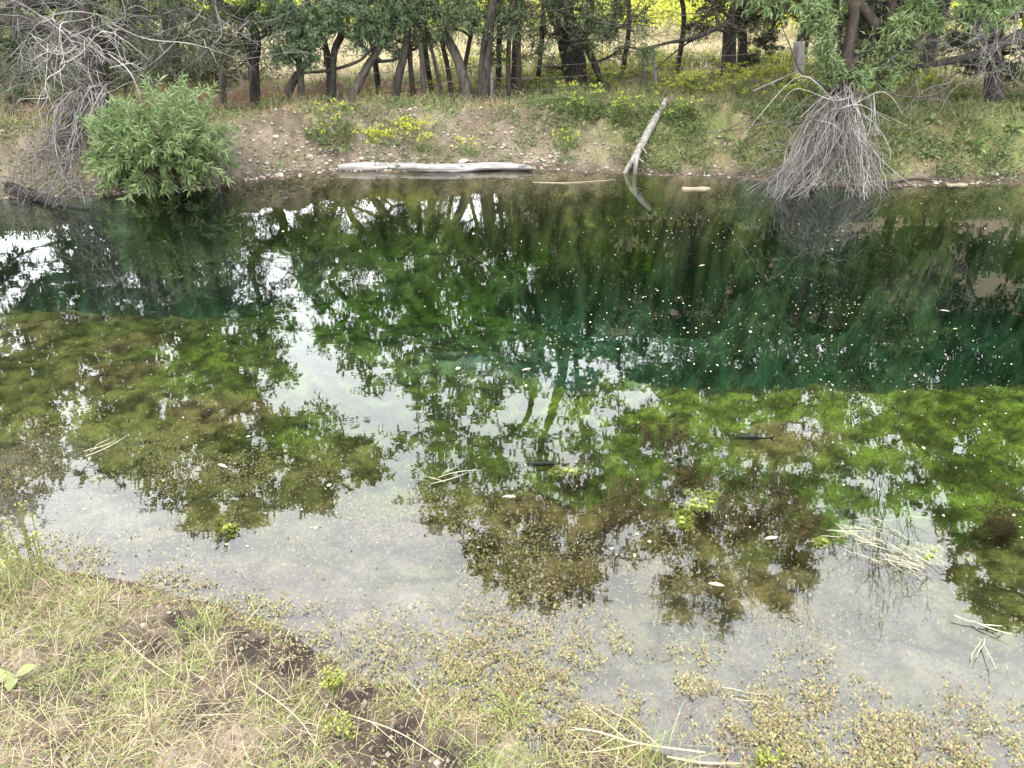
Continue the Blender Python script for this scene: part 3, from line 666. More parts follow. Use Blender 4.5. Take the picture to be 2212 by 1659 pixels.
# the big multi-stemmed tree in the middle
Yc = 11.6
simple('big_tree', 'biggest multi-stemmed tree in the middle with a broken limb slanting to the ground', 1246, Yc, [D(1245, 130, Yc), D(1228, 60, Yc), D(1222, 0, Yc), RF(1225, 620, Yc), RF(1218, 780, Yc), RF(1195, 880, Yc - .2), RF(1170, 960, Yc - .4), RF(1160, 1060, Yc - .7)], [.15, .135, .13, .12, .10, .09, .075, .055, .03],
       [rc(x, y, r, Yc - .2 - max(0, (y - 850)) * .003 + rng.uniform(-.35, .35), nt_, nl_) for (x, y, r, nt_, nl_) in
        [(1100, 820, 60, 26, 6), (1050, 880, 60, 28, 8), (950, 960, 60, 30, 10), (1020, 960, 65, 30, 9), (1100, 940, 60, 28, 6), (1250, 880, 60, 28, 7), (1290, 820, 50, 24, 7), (1330, 760, 50, 24, 8), (1250, 760, 50, 24, 8), (1180, 720, 55, 26, 9), (1280, 690, 60, 28, 11), (1190, 640, 60, 28, 11), (1300, 600, 60, 28, 12), (1220, 560, 60, 28, 12),
         (1270, 960, 70, 36, 12), (1180, 1010, 70, 36, 12), (1080, 1010, 65, 34, 11), (1320, 1020, 70, 40, 14), (950, 1030, 45, 26, 11), (1000, 1090, 70, 44, 14), (1090, 1100, 75, 50, 15), (1180, 1100, 75, 50, 15), (1270, 1100, 75, 50, 15), (1350, 1090, 65, 44, 15), (950, 1130, 35, 20, 12), (1060, 1180, 75, 50, 15), (1160, 1180, 75, 54, 16), (1260, 1180, 75, 54, 16),
         (1100, 1250, 60, 44, 15), (1190, 1255, 65, 48, 15), (1260, 1240, 50, 36, 14), (1050, 1240, 45, 28, 12), (1185, 1305, 32, 22, 12), (1120, 1295, 30, 20, 11), (1030, 1190, 45, 24, 12)]]
       + fill(PC, Yc - .9, 70, 58, 22, 8, .7, .97, SPC) + [dc(1290, 50, 60, Yc - .2, 44, 6), dc(1250, 30, 60, Yc - .6, 44, 3), dc(1330, 60, 55, Yc, 36, 6), dc(1170, 70, 60, Yc - .2, 44, 4), dc(1330, 20, 50, Yc + .2, 34, 8), dc(1180, 150, 45, Yc, 28, 2), dc(1340, 110, 40, Yc - .3, 28, 2), dc(1200, 25, 50, Yc - .4, 36, 5)],
       more=[([on_ground(1236, Yc + .1), D(1222, 110, Yc + .1), D(1205, 50, Yc + .1), D(1190, 0, Yc + .1), RF(1165, 640, Yc), RF(1152, 790, Yc), RF(1140, 900, Yc - .3), RF(1080, 950, Yc - .5)], [.10, .09, .085, .08, .07, .06, .045, .02]),
             ([D(1240, 120, Yc), D(1262, 70, Yc), D(1275, 20, Yc), RF(1245, 800, Yc), RF(1280, 870, Yc - .2)], [.075, .07, .06, .045, .02]),
             ([on_ground(1308, Yc - .2, .02), D(1293, 160, Yc - .15), D(1268, 105, Yc - .1), D(1262, 90, Yc - .05)], [.045, .045, .05, .05])], leafm=leaf_mid, leaf=(.075, .034), group=None)
# the double trunk on the right and trees beyond
Yr = 12.4
simple('tree', 'twin dark trunks right of the two fence posts, under dense foliage', 1572, Yr, [D(1575, 100, Yr), D(1585, 30, Yr), RF(1560, 580, Yr), RF(1540, 750, Yr - .2), RF(1530, 860, Yr - .4)], [.115, .10, .095, .08, .06, .03],
       [rc(x, y, r, Yr - .2 + rng.uniform(-.6, .5), nt_, 15) for (x, y, r, nt_) in [(1430, 500, 80, 44), (1560, 500, 90, 50), (1680, 520, 85, 46), (1500, 600, 95, 56), (1630, 620, 95, 56), (1410, 610, 70, 40), (1480, 700, 80, 50), (1600, 720, 95, 56), (1530, 800, 85, 52), (1640, 820, 85, 52), (1460, 840, 75, 44), (1560, 890, 80, 48), (1400, 560, 60, 34)]]
       + fill(PR3, Yr, 72, 64, 24, 11, .6) + [dc(1620, 40, 55, Yr, 40, 16), dc(1540, 20, 50, Yr, 36, 14), dc(1660, 90, 45, Yr, 34, 12), dc(1500, 60, 40, Yr - .2, 30, 6), dc(1680, 20, 50, Yr, 34, 14), dc(1620, 130, 30, Yr, 20, 8)], leafm=leaf_dark, leaf=(.085, .038),
       more=[([on_ground(1603, Yr + .1), D(1605, 90, Yr + .1), D(1612, 10, Yr + .1), RF(1620, 640, Yr)], [.075, .07, .06, .03])],
       limbs=[([D(1590, 40, Yr), D(1545, 62, Yr - 1), D(1500, 82, Yr - 1.4), D(1445, 92, Yr - 1.6), D(1390, 105, Yr - 1.8), D(1350, 100, Yr - 1.9)], [.045, .035, .028, .02, .013, .006]), ([D(1500, 82, Yr - 1.4), D(1455, 115, Yr - 1.5), D(1415, 150, Yr - 1.6)], [.014, .01, .005])])
# right-hand willow standing at the water with a skirt of dead shoots
Yw = 8.25
cw = []
for (x, y, r, nt_) in [(1680, 620, 90, 50), (1800, 600, 95, 54), (1900, 640, 90, 50), (1740, 710, 95, 56), (1860, 730, 95, 56), (1960, 700, 80, 46), (1680, 790, 90, 54), (1790, 810, 95, 58), (1900, 820, 90, 52), (1590, 840, 80, 48), (1700, 880, 90, 54), (1810, 900, 90, 54), (1900, 920, 70, 42),
                       (1480, 930, 75, 46), (1590, 950, 85, 54), (1700, 970, 85, 54), (1800, 990, 75, 46), (1400, 1000, 65, 44), (1490, 1030, 75, 52), (1600, 1050, 80, 54), (1700, 1060, 75, 50), (1420, 1090, 70, 48), (1520, 1120, 75, 52), (1620, 1130, 75, 52), (1720, 1140, 60, 42), (1430, 1180, 55, 40), (1530, 1200, 65, 48), (1630, 1210, 65, 48), (1720, 1210, 50, 36), (1460, 1260, 55, 40), (1560, 1270, 55, 42), (1650, 1270, 50, 38), (1740, 1250, 40, 26), (1470, 1320, 32, 24), (1580, 1320, 30, 22), (1680, 1310, 30, 20), (1780, 1130, 40, 26), (1810, 1070, 45, 26), (1400, 640, 70, 36), (1450, 720, 70, 40), (1390, 800, 60, 34), (1470, 860, 75, 44), (1420, 930, 70, 42), (1360, 900, 55, 30), (1560, 690, 80, 44), (1640, 700, 80, 44), (1880, 990, 60, 34), (1930, 1000, 55, 30), (1960, 850, 70, 40), (1940, 780, 75, 40), (1860, 1080, 45, 24), (1990, 640, 70, 40), (1380, 1040, 60, 36), (1350, 960, 60, 34)]:
    if y < 690: continue
    cw.append(rc(x, y, r, 8.35 + rng.uniform(-.4, .5), nt_, 15))
fw = on_ground(1822, Yw)
wil = grow('willow_tree', 'willow at the water with a skirt of grey dead shoots hanging from its trunk', [([fw, D(1822, 200, Yw), D(1830, 120, Yw), D(1845, 40, Yw), D(1850, 0, Yw), RF(1790, 640, Yw), RF(1740, 780, Yw), RF(1680, 900, 8.3), RF(1620, 1020, 8.3)], [.12, .10, .060, .052, .048, .048, .045, .04, .025]), ([D(1822, 150, Yw), D(1862, 70, 8.5), D(1880, 0, 8.7), RF(1830, 640, 8.4), RF(1800, 760, 8.4)], [.05, .045, .04, .03, .015]), ([D(1820, 170, Yw), D(1808, 90, 8.35), D(1812, 0, 8.4), RF(1760, 660, 8.5)], [.045, .04, .034, .02]),
     ([D(1815, 190, Yw), D(1790, 110, Yw), D(1770, 40, Yw), D(1735, 10, Yw + .1), RF(1650, 620, Yw + .2), RF(1590, 760, Yw + .2)], [.046, .042, .038, .035, .03, .018]), ([D(1828, 150, Yw), D(1880, 95, Yw + .1), D(1905, 60, Yw + .2), D(1925, 0, Yw + .3), RF(1880, 660, Yw + .3), RF(1870, 800, Yw + .3)], [.042, .04, .038, .035, .03, .018])],
     [dc(x_, y_, 48, Yw + rng.uniform(-.1, .4), 34, 1) for x_ in range(1660, 2000, 38) for y_ in (10, 60, 110, 150) if 1775 - y_ * .35 < x_ < 1975 and not (x_ < 1765 and y_ > 20)] + cw + fill([(a, max(b_, 730)) for a, b_ in PR1], 8.4, 74, 58, 22, 9, .45) + [dc(1780, 60, 34, 8.0, 26, 9), dc(1760, 25, 36, 8.0, 22, 9), dc(1785, 95, 26, 7.95, 16, 9), dc(1800, 135, 22, 8.0, 12, 8), dc(1990, 20, 45, 8.2, 30, 13), dc(1940, 60, 35, 8.1, 20, 12), dc(2010, 50, 30, 8.2, 16, 12), dc(1870, 165, 34, 8.1, 16, 6), dc(1925, 160, 32, 8.3, 14, 5), dc(1790, 175, 34, 8.15, 16, 6), dc(1960, 100, 40, 8.5, 20, 4), dc(1870, 60, 40, 8.6, 26, 3), dc(1830, 40, 45, 8.5, 30, 3), dc(1900, 30, 50, 8.7, 30, 4), dc(1780, 20, 50, 8.6, 30, 3), dc(1910, 190, 30, 8.3, 16, 8)],
     bark_brown, twig_dark, leaf_willow, (.074, .0135), leafshape=(.1, .35), up=0.3)
# bare shoots above the willow, mirrored low on the right
b = MB()
tw = []
for i in range(16):
    x = rng.uniform(1885, 1965)
    a = RF(x, rng.uniform(1000, 1100), 8.2); e = RF(x + rng.uniform(-50, 40), rng.uniform(1240, 1385), 8.1)
    tw.append(curve(a, e, 7, .07)); 
    for j in range(4):
        q_ = tw[-(1 + j)][rng.integers(2, 6)]; tw.append(curve(q_, q_ + (randdir(1)[0] * .25 + [0, 0, .4]) * rng.uniform(.7, 1.6), 7, .12))
for i in range(46):
    x = rng.uniform(1400, 1780); yy = rng.uniform(1290, 1330)
    a = RF(x, yy - 60, 8.3); e = RF(x + rng.uniform(-25, 25), yy + rng.uniform(20, 85), 8.25); tw.append(curve(a, e, 7, .06))
tubes3(b, np.array(tw), rng.uniform(.004, .008, len(tw)), .002)
tag(b.build('bare_shoots', twig_dark, wil), kind='stuff')
# far right tree
Y2 = 9.6
simple('tree', 'dark trunk at the right edge behind grey dead branches', 2140, Y2, [D(2150, 110, Y2), D(2140, 40, Y2), D(2120, 0, Y2), RF(2080, 640, Y2), RF(2090, 800, Y2), RF(2130, 950, Y2 - .3), RF(2150, 1100, Y2 - .6)], [.12, .11, .10, .095, .08, .065, .045, .02],
       [rc(x, y, r, Y2 - .2 - max(0, y - 850) * .0025 + rng.uniform(-.4, .5), nt_, 14) for (x, y, r, nt_) in [(2000, 520, 90, 46), (2120, 540, 95, 50), (2230, 560, 95, 46), (2040, 640, 90, 48), (2160, 670, 95, 50), (2270, 700, 95, 44), (2000, 760, 80, 44), (2100, 790, 90, 48), (2210, 820, 90, 46), (1980, 870, 55, 30), (2110, 900, 70, 40), (2220, 930, 85, 46), (2320, 800, 95, 40), (2340, 940, 90, 40),
         (2180, 1020, 80, 44), (2280, 1060, 90, 44), (2090, 1080, 45, 26), (2140, 1120, 75, 46), (2230, 1150, 80, 46), (2080, 1170, 50, 30), (2150, 1210, 70, 46), (2230, 1250, 75, 44), (2130, 1290, 55, 38), (2200, 1320, 45, 32), (2080, 1250, 40, 24), (2150, 1345, 24, 16), (2320, 1180, 90, 38), (2040, 1110, 35, 18), (2030, 940, 60, 34), (2060, 1020, 50, 28), (1970, 930, 45, 24), (2130, 1000, 70, 40), (2050, 860, 70, 40), (2200, 880, 80, 44), (2180, 740, 80, 44), (2060, 700, 80, 44), (2290, 620, 90, 40)]]
       + fill(PR2, Y2 - .3, 76, 60, 22, 9, .4) + [dc(2200, 30, 60, Y2, 36, 3), dc(2100, 40, 55, Y2, 36, 4), dc(2060, 90, 40, Y2 + .2, 26, 8), dc(2190, 150, 45, Y2 + .2, 28, 8), dc(2090, 140, 40, Y2 + .4, 26, 10), dc(2030, 20, 50, Y2 + .3, 30, 8)], leafm=leaf_dark, leaf=(.075, .032),
       more=[([D(2212 + 60, 40, Y2 - .5), D(2212, 72, Y2 - .6), D(2130, 110, Y2 - .8), D(2050, 132, Y2 - 1.0), D(1960, 150, Y2 - 1.1), D(1890, 178, Y2 - 1.2)], [.07, .055, .045, .035, .022, .008])])
# low thicket behind the fence-line trees: closes the view between the trunks above head height
def thicket(lab, px, Y, spots, more_, lm, bark=bark_dark):
    g0 = on_ground(px, Y); tp = g0 + np.array([rng.uniform(-.3, .3), 0, 2.6])
    grow('tree', lab, [([g0, g0 + np.array([rng.uniform(-.15, .15), 0, .9]), g0 + np.array([rng.uniform(-.2, .2), 0, 1.7]), tp], [.042, .038, .03, .015])],
         [rc(x, y, r, Y + rng.uniform(-.5, .5), 40, 12) for (x, y, r) in spots] + more_, bark, twig_dark, lm, (.06, .03), 'trees along the far bank')
for (px, Y, lab, lm, x0, x1) in [(700, 11.6, 'thin tree behind the curved bare limbs', leaf_mid, 640, 800), (820, 11.4, 'thin tree behind the leaning pale-barked trunk', leaf_mid, 780, 900), (940, 11.5, 'thin tree behind the slender leaning pair', leaf_olive, 900, 1010), (1075, 11.6, 'thin tree behind the black trunk and the stake', leaf_mid, 1000, 1130), (1160, 12.2, 'thin tree left behind the big multi-stemmed tree', leaf_olive, 1120, 1230), (1340, 12.4, 'thin tree right behind the big multi-stemmed tree', leaf_dark, 1250, 1400), (1460, 13.0, 'thin tree between the big middle tree and the twin dark trunks', leaf_dark, 1380, 1520)]:
    thicket(lab, px, Y, [(rng.uniform(x0, x1), yy, 62) for yy in (500, 530, 570, 610, 650)], fill([(x0, 440), (x1 + 20, 440), (x1 + 20, 760), (x0, 760)], Y + .3, 60, 60, 22, 9, .3), lm)
# trees beyond the frame edges whose crowns the pond still mirrors, and rows behind
for (px, Y, lab, lm) in [(-260, 9.6, 'willow just outside the left edge, its crown mirrored in the pond', leaf_mid), (2420, 10.5, 'tree just outside the right edge, its crown mirrored in the pond', leaf_dark), (380, 12.3, 'slim tree on the cut bank behind the old willow', leaf_olive), (60, 12.8, 'slim tree on the cut bank at the left edge', leaf_olive), (1720, 14.5, 'shaggy tree beyond the fence behind the willow', leaf_dark), (1990, 13.5, 'shaggy tree beyond the fence between willow and right edge', leaf_dark)]:
    g0 = on_ground(px, Y); hh = 5.5 if 0 < px < 2212 else 7
    tip = g0 + np.array([rng.uniform(-.5, .5), -.3, hh])
    grow('tree', lab, [([g0, g0 + np.array([.1, 0, hh * .3]), g0 + np.array([-.1, -.1, hh * .65]), tip], [.11, .09, .06, .02])],
         [(g0 + np.array([rng.uniform(-1.3, 1.3), rng.uniform(-1, .6), hh * f]), (.85, .8, .6), 50, 13) for f in (.3, .4, .45, .5, .55, .62, .7, .78, .86, .95)], bark_dark, twig_brown, lm, (.085, .036), 'trees along the far bank')

# ------------------------------------------------------------------ scrub on the field's far side and the hill
def bush(name, lab, c, r, lm, n_, group='bushes on the hillside', leaf=(.085, .034)):
    c = np.array([c[0], c[1], float(terr(np.array([c[0]]), np.array([c[1]]))[0])])
    t = empty(name, tuple(c)); tag(t, lab, 'bush', group)
    k = 16; dirs = unit(randdir(k) + [0, 0, .9]); e = c + dirs * r * [1, 1, .9]
    P = np.array([curve(c - [0, 0, .05], q_, 5, .1) for q_ in e]); b = MB(); tubes3(b, P, .018 * r + .004, .004); b.build('stem', twig_dark, t)
    q = randdir(n_); q[:, 2] = np.abs(q[:, 2]); s = rng.random((n_, 1)) ** .45
    irr = .65 + .6 * vnoise(q[:, 0] * 2.5 + c[0], q[:, 2] * 3 + q[:, 1] * 2 + c[1], 3)[:, None]
    p_ = c + q * s * irr * r * [1, .9, .85]; sz = rng.uniform(.6, 1.3, n_)
    b = MB(); leaves(b, p_, unit(q + randdir(n_)), leaf[0] * sz, leaf[1] * sz); b.build('crown', lm, t, smooth=False)
    return t
BL = ['olive bush far left on the cut bank behind the dead branches', 'tall olive bush on the cut bank left of the old willow trunk', 'broad green bush on the cut bank behind the old willow trunk', 'olive bush on the cut bank above the round green shrub', 'green bush behind the dead branches at the left edge'] + ['dark bush far across the field behind the pale-barked leaning tree', 'olive bush on the hill behind the crowded stand', 'olive bush on the hill behind the big middle tree', 'dark bush on the hill between the middle tree and the twin trunks', 'olive bush on the hill behind the twin dark trunks', 'olive bush on the hill behind the right-hand willow', 'dark bush across the field behind the old willow', 'olive bush across the field at the far left', 'dark bush on the hill at the far right', 'olive bush beyond the fence at the right edge', 'olive bush beyond the fence right of the willow']
for (x, y, r, lm) in [(-9.5, 13.2, 1.6, leaf_olive), (-7.6, 14.2, 1.7, leaf_olive), (-6.0, 13.2, 1.5, leaf_mid), (-4.6, 12.6, 1.2, leaf_olive), (-8.3, 12.0, 1.3, leaf_mid), (-4.6, 24, 1.5, leaf_dark), (-1.5, 27, 1.6, leaf_olive), (2.0, 29, 1.3, leaf_olive), (5.2, 29.5, 1.5, leaf_dark), (8.5, 27, 1.7, leaf_olive), (12, 26, 1.7, leaf_olive), (-9, 26, 1.8, leaf_dark), (-13, 24, 1.8, leaf_olive), (15.5, 28, 2.0, leaf_dark), (10.5, 14.5, 1.2, leaf_olive), (7.2, 15.5, 1.1, leaf_olive)]:
    bush('bush', BL.pop(0), (x, y), r, lm, int(2600 * r * r))

# ------------------------------------------------------------------ the round green willow shrub
Ys = 7.55
c0 = np.array([float(D(322, 300, Ys)[0]), Ys, 0.02])
sh = empty('willow_shrub', tuple(c0)); tag(sh, 'round bright green willow shrub with narrow leaves overhanging the left water edge', 'shrub')
tips, st = [], []
nst = 340
for i in range(nst):
    d_ = unit(rng.normal(size=3) * [1, .9, .85])
    d_ = d_ * (rng.random() ** .30)
    e = np.array([c0[0], c0[1] + .05, .46]) + d_ * np.array([.76, .66, .62])
    e[0] += .12 * (e[2] - .45)
    ir = vnoise(np.array([d_[0] * 2.6 + 9]), np.array([d_[2] * 2.6 + 4]), 8)[0]
    e = np.array([c0[0], c0[1] + .05, .46]) + (e - np.array([c0[0], c0[1] + .05, .46])) * (.60 + .66 * ir)
    if i % 9 == 0: e = e + (e - np.array([c0[0], c0[1] + .05, .40])) * rng.uniform(.05, .28)
    e[2] = max(e[2], .03)
    a = c0 + np.array([rng.uniform(-.15, .15), rng.uniform(0, .2), -.02])
    p_ = curve(a, e, 7, .08); p_[:, 2] += .22 * np.sin(np.linspace(0, np.pi, 7)) * max(0, .9 - e[2]); st.append(p_)
st = np.array(st); b = MB(); tubes3(b, st, .005, .0015); tag(b.build('stem', twig_brown, sh), kind='stuff')
nl_ = 34; m_ = nst * nl_; ti = np.repeat(np.arange(nst), nl_); f = np.tile(np.linspace(.56, 1.0, nl_), nst) + rng.normal(size=m_) * .01
g = np.clip(f * 6, 0, 5.999); gi = g.astype(int); gf = (g - gi)[:, None]; pos = st[ti, gi] * (1 - gf) + st[ti, gi + 1] * gf
td = unit(st[ti, 6] - st[ti, 4]); ld = unit(td * .75 + randdir(m_) * .75 + np.array([0, -.1, .05])); sz = rng.uniform(.7, 1.2, m_)
b = MB(); leaves(b, pos, ld, .088 * sz, .0140 * sz, .12, .25); b.build('foliage', leaf_willow, sh, smooth=False)

# ------------------------------------------------------------------ grey dead branch tangles
def tangle(parent, name, n_, start, spread, mat, r=(.006, .011), kids=3, klen=.35, npt=9, sag=.1):
    for i in range(n_):
        a = start(); e = spread(a)
        p_ = curve(a, e, npt, .16, sag); b = MB(); r0 = rng.uniform(*r)
        tube(b, p_, np.linspace(r0, r0 * .35, npt), 5, 0, cap=False)
        K = []
        for k in range(kids):
            q_ = p_[rng.integers(npt // 3, npt - 1)]; d_ = unit(e - a) * .5 + randdir(1)[0] * .8 + [0, -.1, .05]
            K.append(curve(q_, q_ + unit(d_) * klen * rng.uniform(.5, 1.3), 6, .22))
        if K: tubes3(b, np.array(K), r0 * .5, r0 * .2)
        b.build(name, mat, parent)
dt = empty('dead_branch_tangle', tuple(on_ground(170, 8.4))); tag(dt, 'tangle of bleached dead willow branches arching over the left bank', 'dead branches')
def st1(): return D(rng.uniform(60, 240), rng.uniform(30, 150), rng.uniform(8.1, 8.6))
def sp1(a):
    return a + np.array([rng.normal() * .48 + .10, rng.uniform(-.5, .3), rng.normal() * .22 - .22])
tangle(dt, 'dead_branch', 34, st1, sp1, dead_wood, (.003, .008), 4, .38, sag=-.12)
tangle(dt, 'dead_branch', 30, st1, sp1, dead_grey, (.003, .007), 4, .38, sag=-.12)
def stw(): return D(rng.uniform(-20, 240), rng.uniform(385, 410), rng.uniform(7.4, 7.7))
def spw(a): return np.array([a[0] + rng.normal() * .2, rng.uniform(6.75, 7.3), rng.uniform(-.01, .06)])
tangle(dt, 'dead_branch', 40, stw, spw, dead_grey, (.002, .005), 3, .22, sag=-.15)
def st2(): return D(rng.uniform(0, 540), rng.uniform(-40, 120), rng.uniform(8.3, 9.6))
def sp2(a): return a + np.array([rng.normal() * .6, rng.uniform(-.6, .3), rng.normal() * .25 - .05])
tangle(dt, 'dead_branch', 100, st2, sp2, dead_grey, (.003, .007), 4, .42)
def st3(): return D(rng.uniform(130, 240), rng.uniform(180, 260), rng.uniform(8.0, 8.4))
def sp3(a): return np.array([D(rng.uniform(20, 220), 400, 7.5)[0], rng.uniform(7.2, 7.9), rng.uniform(.0, .12)])
tangle(dt, 'dead_branch', 84, st3, sp3, dead_grey, (.005, .010), 3, .3, sag=-.06)
def st4(): return D(rng.uniform(440, 500), rng.uniform(270, 380), rng.uniform(7.6, 8.2))
def sp4(a): return a + np.array([rng.uniform(-.05, .35), rng.uniform(-.35, .15), rng.uniform(-.3, .0)])
tangle(dt, 'dead_branch', 34, st4, sp4, dead_grey, (.002, .004), 3, .2)
b = MB(); tube(b, spline([D(-80, 395, 7.6), D(30, 412, 7.4), D(100, 430, 7.15), D(190, 452, 6.85)], 20), [.05, .065, .05, .015], 12, .5)
lg = b.build('blackened_log', bark_black); tag(lg, 'blackened trunk lying down the left bank into the water', 'log')
b = MB(); tube(b, spline([D(60, 385, 7.75), D(110, 379, 7.7), D(190, 372, 7.75), D(290, 363, 7.9)], 16), [.028, .035, .03, .015], 8, .2)
lg = b.build('fallen_branch', dead_wood); tag(lg, 'pale barkless branch lying level behind the blackened trunk', 'branch')

# skirt of dead shoots on the right-hand willow
ax = D(1822, 190, 8.2)
def shoot(mat, k, n_pt=12):
    ang = rng.uniform(-1.0, 1.0)
    a = ax + np.array([rng.normal() * .075, rng.uniform(-.12, .05), rng.uniform(-.30, .12)])
    if k == 'left': ex = rng.normal(1688, 26)
    elif k == 'right': ex = rng.normal(1890, 40)
    else: ex = rng.uniform(1655, 1925)
    ey = rng.uniform(395, 436) if ex < 1900 else rng.uniform(385, 445)
    e = atz(ex, ey, rng.uniform(-.02, .03))
    s = np.linspace(0, 1, n_pt); pw = rng.uniform(1.15, 2.0)
    p_ = a + (e - a) * np.stack([s ** pw, s ** (pw * .9), s], 1)
    p_[:, 2] += .05 * np.sin(np.pi * s) * rng.normal(); p_[:, 0] += np.sin(np.pi * s) * rng.normal() * .10 + np.sin(2 * np.pi * s) * rng.normal() * .05 + np.sin(5 * s + rng.uniform(0, 6)) * .014 * s; p_[:, 1] += np.sin(2 * np.pi * s) * rng.normal() * .04
    p_ += rng.normal(size=p_.shape) * .009
    b = MB(); r0 = .0018 + .0055 * rng.random() ** 1.6; tube(b, p_, np.linspace(r0, r0 * .45, n_pt), 5, 0, cap=False)
    K = [curve(p_[j], p_[j] + unit(unit(e - a) * .8 + randdir(1)[0] * .5) * rng.uniform(.10, .40), 7, .32) for j in rng.integers(2, n_pt - 1, 5)]
    tubes3(b, np.array(K), r0 * .55, r0 * .25); b.build('dead_shoot', mat, wil)
for i in range(80): shoot(dead_grey, 'left')
for i in range(52): shoot(dead_wood if i % 2 else dead_grey, 'right')
for i in range(26): shoot(dead_wood if i % 3 == 0 else dead_grey, 'any')
for i in range(16):   # looping twigs in front
    a = ax + np.array([rng.normal() * .12, -.1, rng.uniform(-.3, .0)]); e = a + np.array([rng.normal() * .45, rng.uniform(-.35, 0), rng.uniform(-.45, .0)])
    b = MB(); p_ = curve(a, e, 10, .22, -.2); tube(b, p_, np.linspace(.006, .002, 10), 5, 0, cap=False); b.build('dead_shoot', dead_wood, wil)
for pts, rr in [([D(1800, 200, 8.2), D(1765, 175, 8.0), D(1730, 155, 7.9), D(1715, 120, 7.8), D(1690, 60, 7.8)], .012), ([D(1800, 225, 8.1), D(1740, 262, 7.9), D(1660, 265, 7.8), D(1590, 280, 7.7), D(1520, 288, 7.7)], .009), ([D(1850, 250, 8.0), D(1900, 270, 7.9), D(1990, 283, 7.9), D(2040, 300, 7.9)], .006), ([D(1640, 258, 7.8), D(1590, 268, 7.7), D(1560, 300, 7.7), D(1555, 345, 7.6)], .005), ([D(1590, 270, 7.7), D(1545, 295, 7.6), D(1530, 330, 7.6), D(1545, 375, 7.6)], .006), ([D(1880, 170, 8.2), D(1930, 205, 8.1), D(2010, 207, 8.0), D(2050, 185, 8.0)], .011)]:
    b = MB(); tube(b, spline(pts, 14), [rr, rr * .8, rr * .4], 6, 0); b.build('limb', bark_grey, wil)
# grey dead twigs on the right edge
dr = empty('dead_branch_spray', tuple(D(2212, 75, 8.9))); tag(dr, 'spray of bleached bare twigs hanging over the bank at the right edge', 'dead branches')
def st5(): return D(rng.uniform(1960, 2230), rng.uniform(60, 170), rng.uniform(8.2, 8.7))
def sp5(a): return a + np.array([rng.normal() * .35 - .15, rng.uniform(-.3, .2), rng.normal() * .25 - .10])
tangle(dr, 'dead_branch', 40, st5, sp5, dead_grey, (.003, .008), 3, .32, sag=-.05)
def st6(): return D(rng.uniform(2020, 2260), rng.uniform(-30, 60), rng.uniform(8.3, 9))
tangle(dr, 'dead_branch', 45, st6, sp5, dead_wood, (.003, .006), 4, .32)
# fine bare twig haze hanging between the trunks
tz = []
for i in range(1000):
    px = rng.uniform(560, 1700); a = D(px, rng.uniform(-60, 90), rng.uniform(10.2, 12.6)); tz.append(curve(a, a + np.array([rng.normal() * .4, rng.normal() * .2, rng.normal() * .22 - .05]), 7, .2))
b = MB(); tubes3(b, np.array(tz), rng.uniform(.002, .006, len(tz)), .0013)
tag(b.build('bare_twigs', twig_brown), 'haze of fine bare twigs hanging between the trunks of the far bank', 'twigs', kind='stuff')
# ------------------------------------------------------------------ ground cover of the far bank
def ground_hit(px, py):
    px = np.atleast_1d(np.asarray(px, float)); py = np.atleast_1d(np.asarray(py, float)); z = np.full(px.shape, .2)
    for _ in range(14):
        p_ = atz(px, py, np.minimum(z, 1.5)); z = .6 * z + .4 * terr(p_[0], p_[1])
    return np.stack([p_[0], p_[1], terr(p_[0], p_[1])], 1)
def up_dirs(n, lean):
    d_ = rng.normal(size=(n, 3)) * [lean, lean, 0]; d_[:, 2] = 1
    return unit(d_)
grass_dry = island_mat("dry_grass", [(.14, .105, .055), (.20, .155, .085), (.27, .215, .13), (.16, .14, .065)])
grass_grn = island_mat("green_grass", [(.045, .070, .018), (.075, .105, .030), (.110, .140, .048), (.13, .135, .055)])
weed_grn = leaf_mat("weed_leaves", [(.060, .088, .028), (.095, .128, .046), (.14, .17, .07)], trans=.25)
spurge_top = leaf_mat("yellow_green_flower_heads", [(.20, .25, .03), (.32, .35, .035), (.42, .41, .04), (.28, .33, .05)], trans=.2)
spurge_stem = island_mat("yellow_green_stems", [(.10, .13, .03), (.15, .17, .04)])

def far_pts(n, x0, x1, d0, d1):
    x = rng.uniform(x0, x1, n); d_ = rng.uniform(d0, d1, n); y = shore_f(x) + d_
    return x, y, d_
# dry grass
x, y, d_ = far_pts(115000, -8, 8.5, .2, 5.2)
n1 = fbm(x * 1.6, y * 1.6, 4, 201, .6)
dens = sstep(.50, .95, d_ + (n1 - .5) * .8) * .75 + .36 + .45 * sstep(.1, 1.4, x) * sstep(.05, .2, d_)
dens *= sstep(.34, .58, n1) * .9 + .25
dens *= 1 - .75 * ((x < -.3) & (d_ > 3.3))
k = rng.random(len(x)) < dens * .62; x, y, d_ = x[k], y[k], d_[k]; z = terr(x, y)
b = MB(); n_ = len(x); blades(b, np.stack([x, y, z - .01], 1), up_dirs(n_, .38), rng.uniform(.07, .26, n_) * (.75 + .5 * sstep(1, 2, d_)), rng.uniform(.0035, .007, n_), rng.uniform(.1, .9, n_), 2)
tag(b.build('dry_grass', grass_dry, smooth=False), 'straw-coloured grass along the top of the far bank', 'grass', kind='stuff')
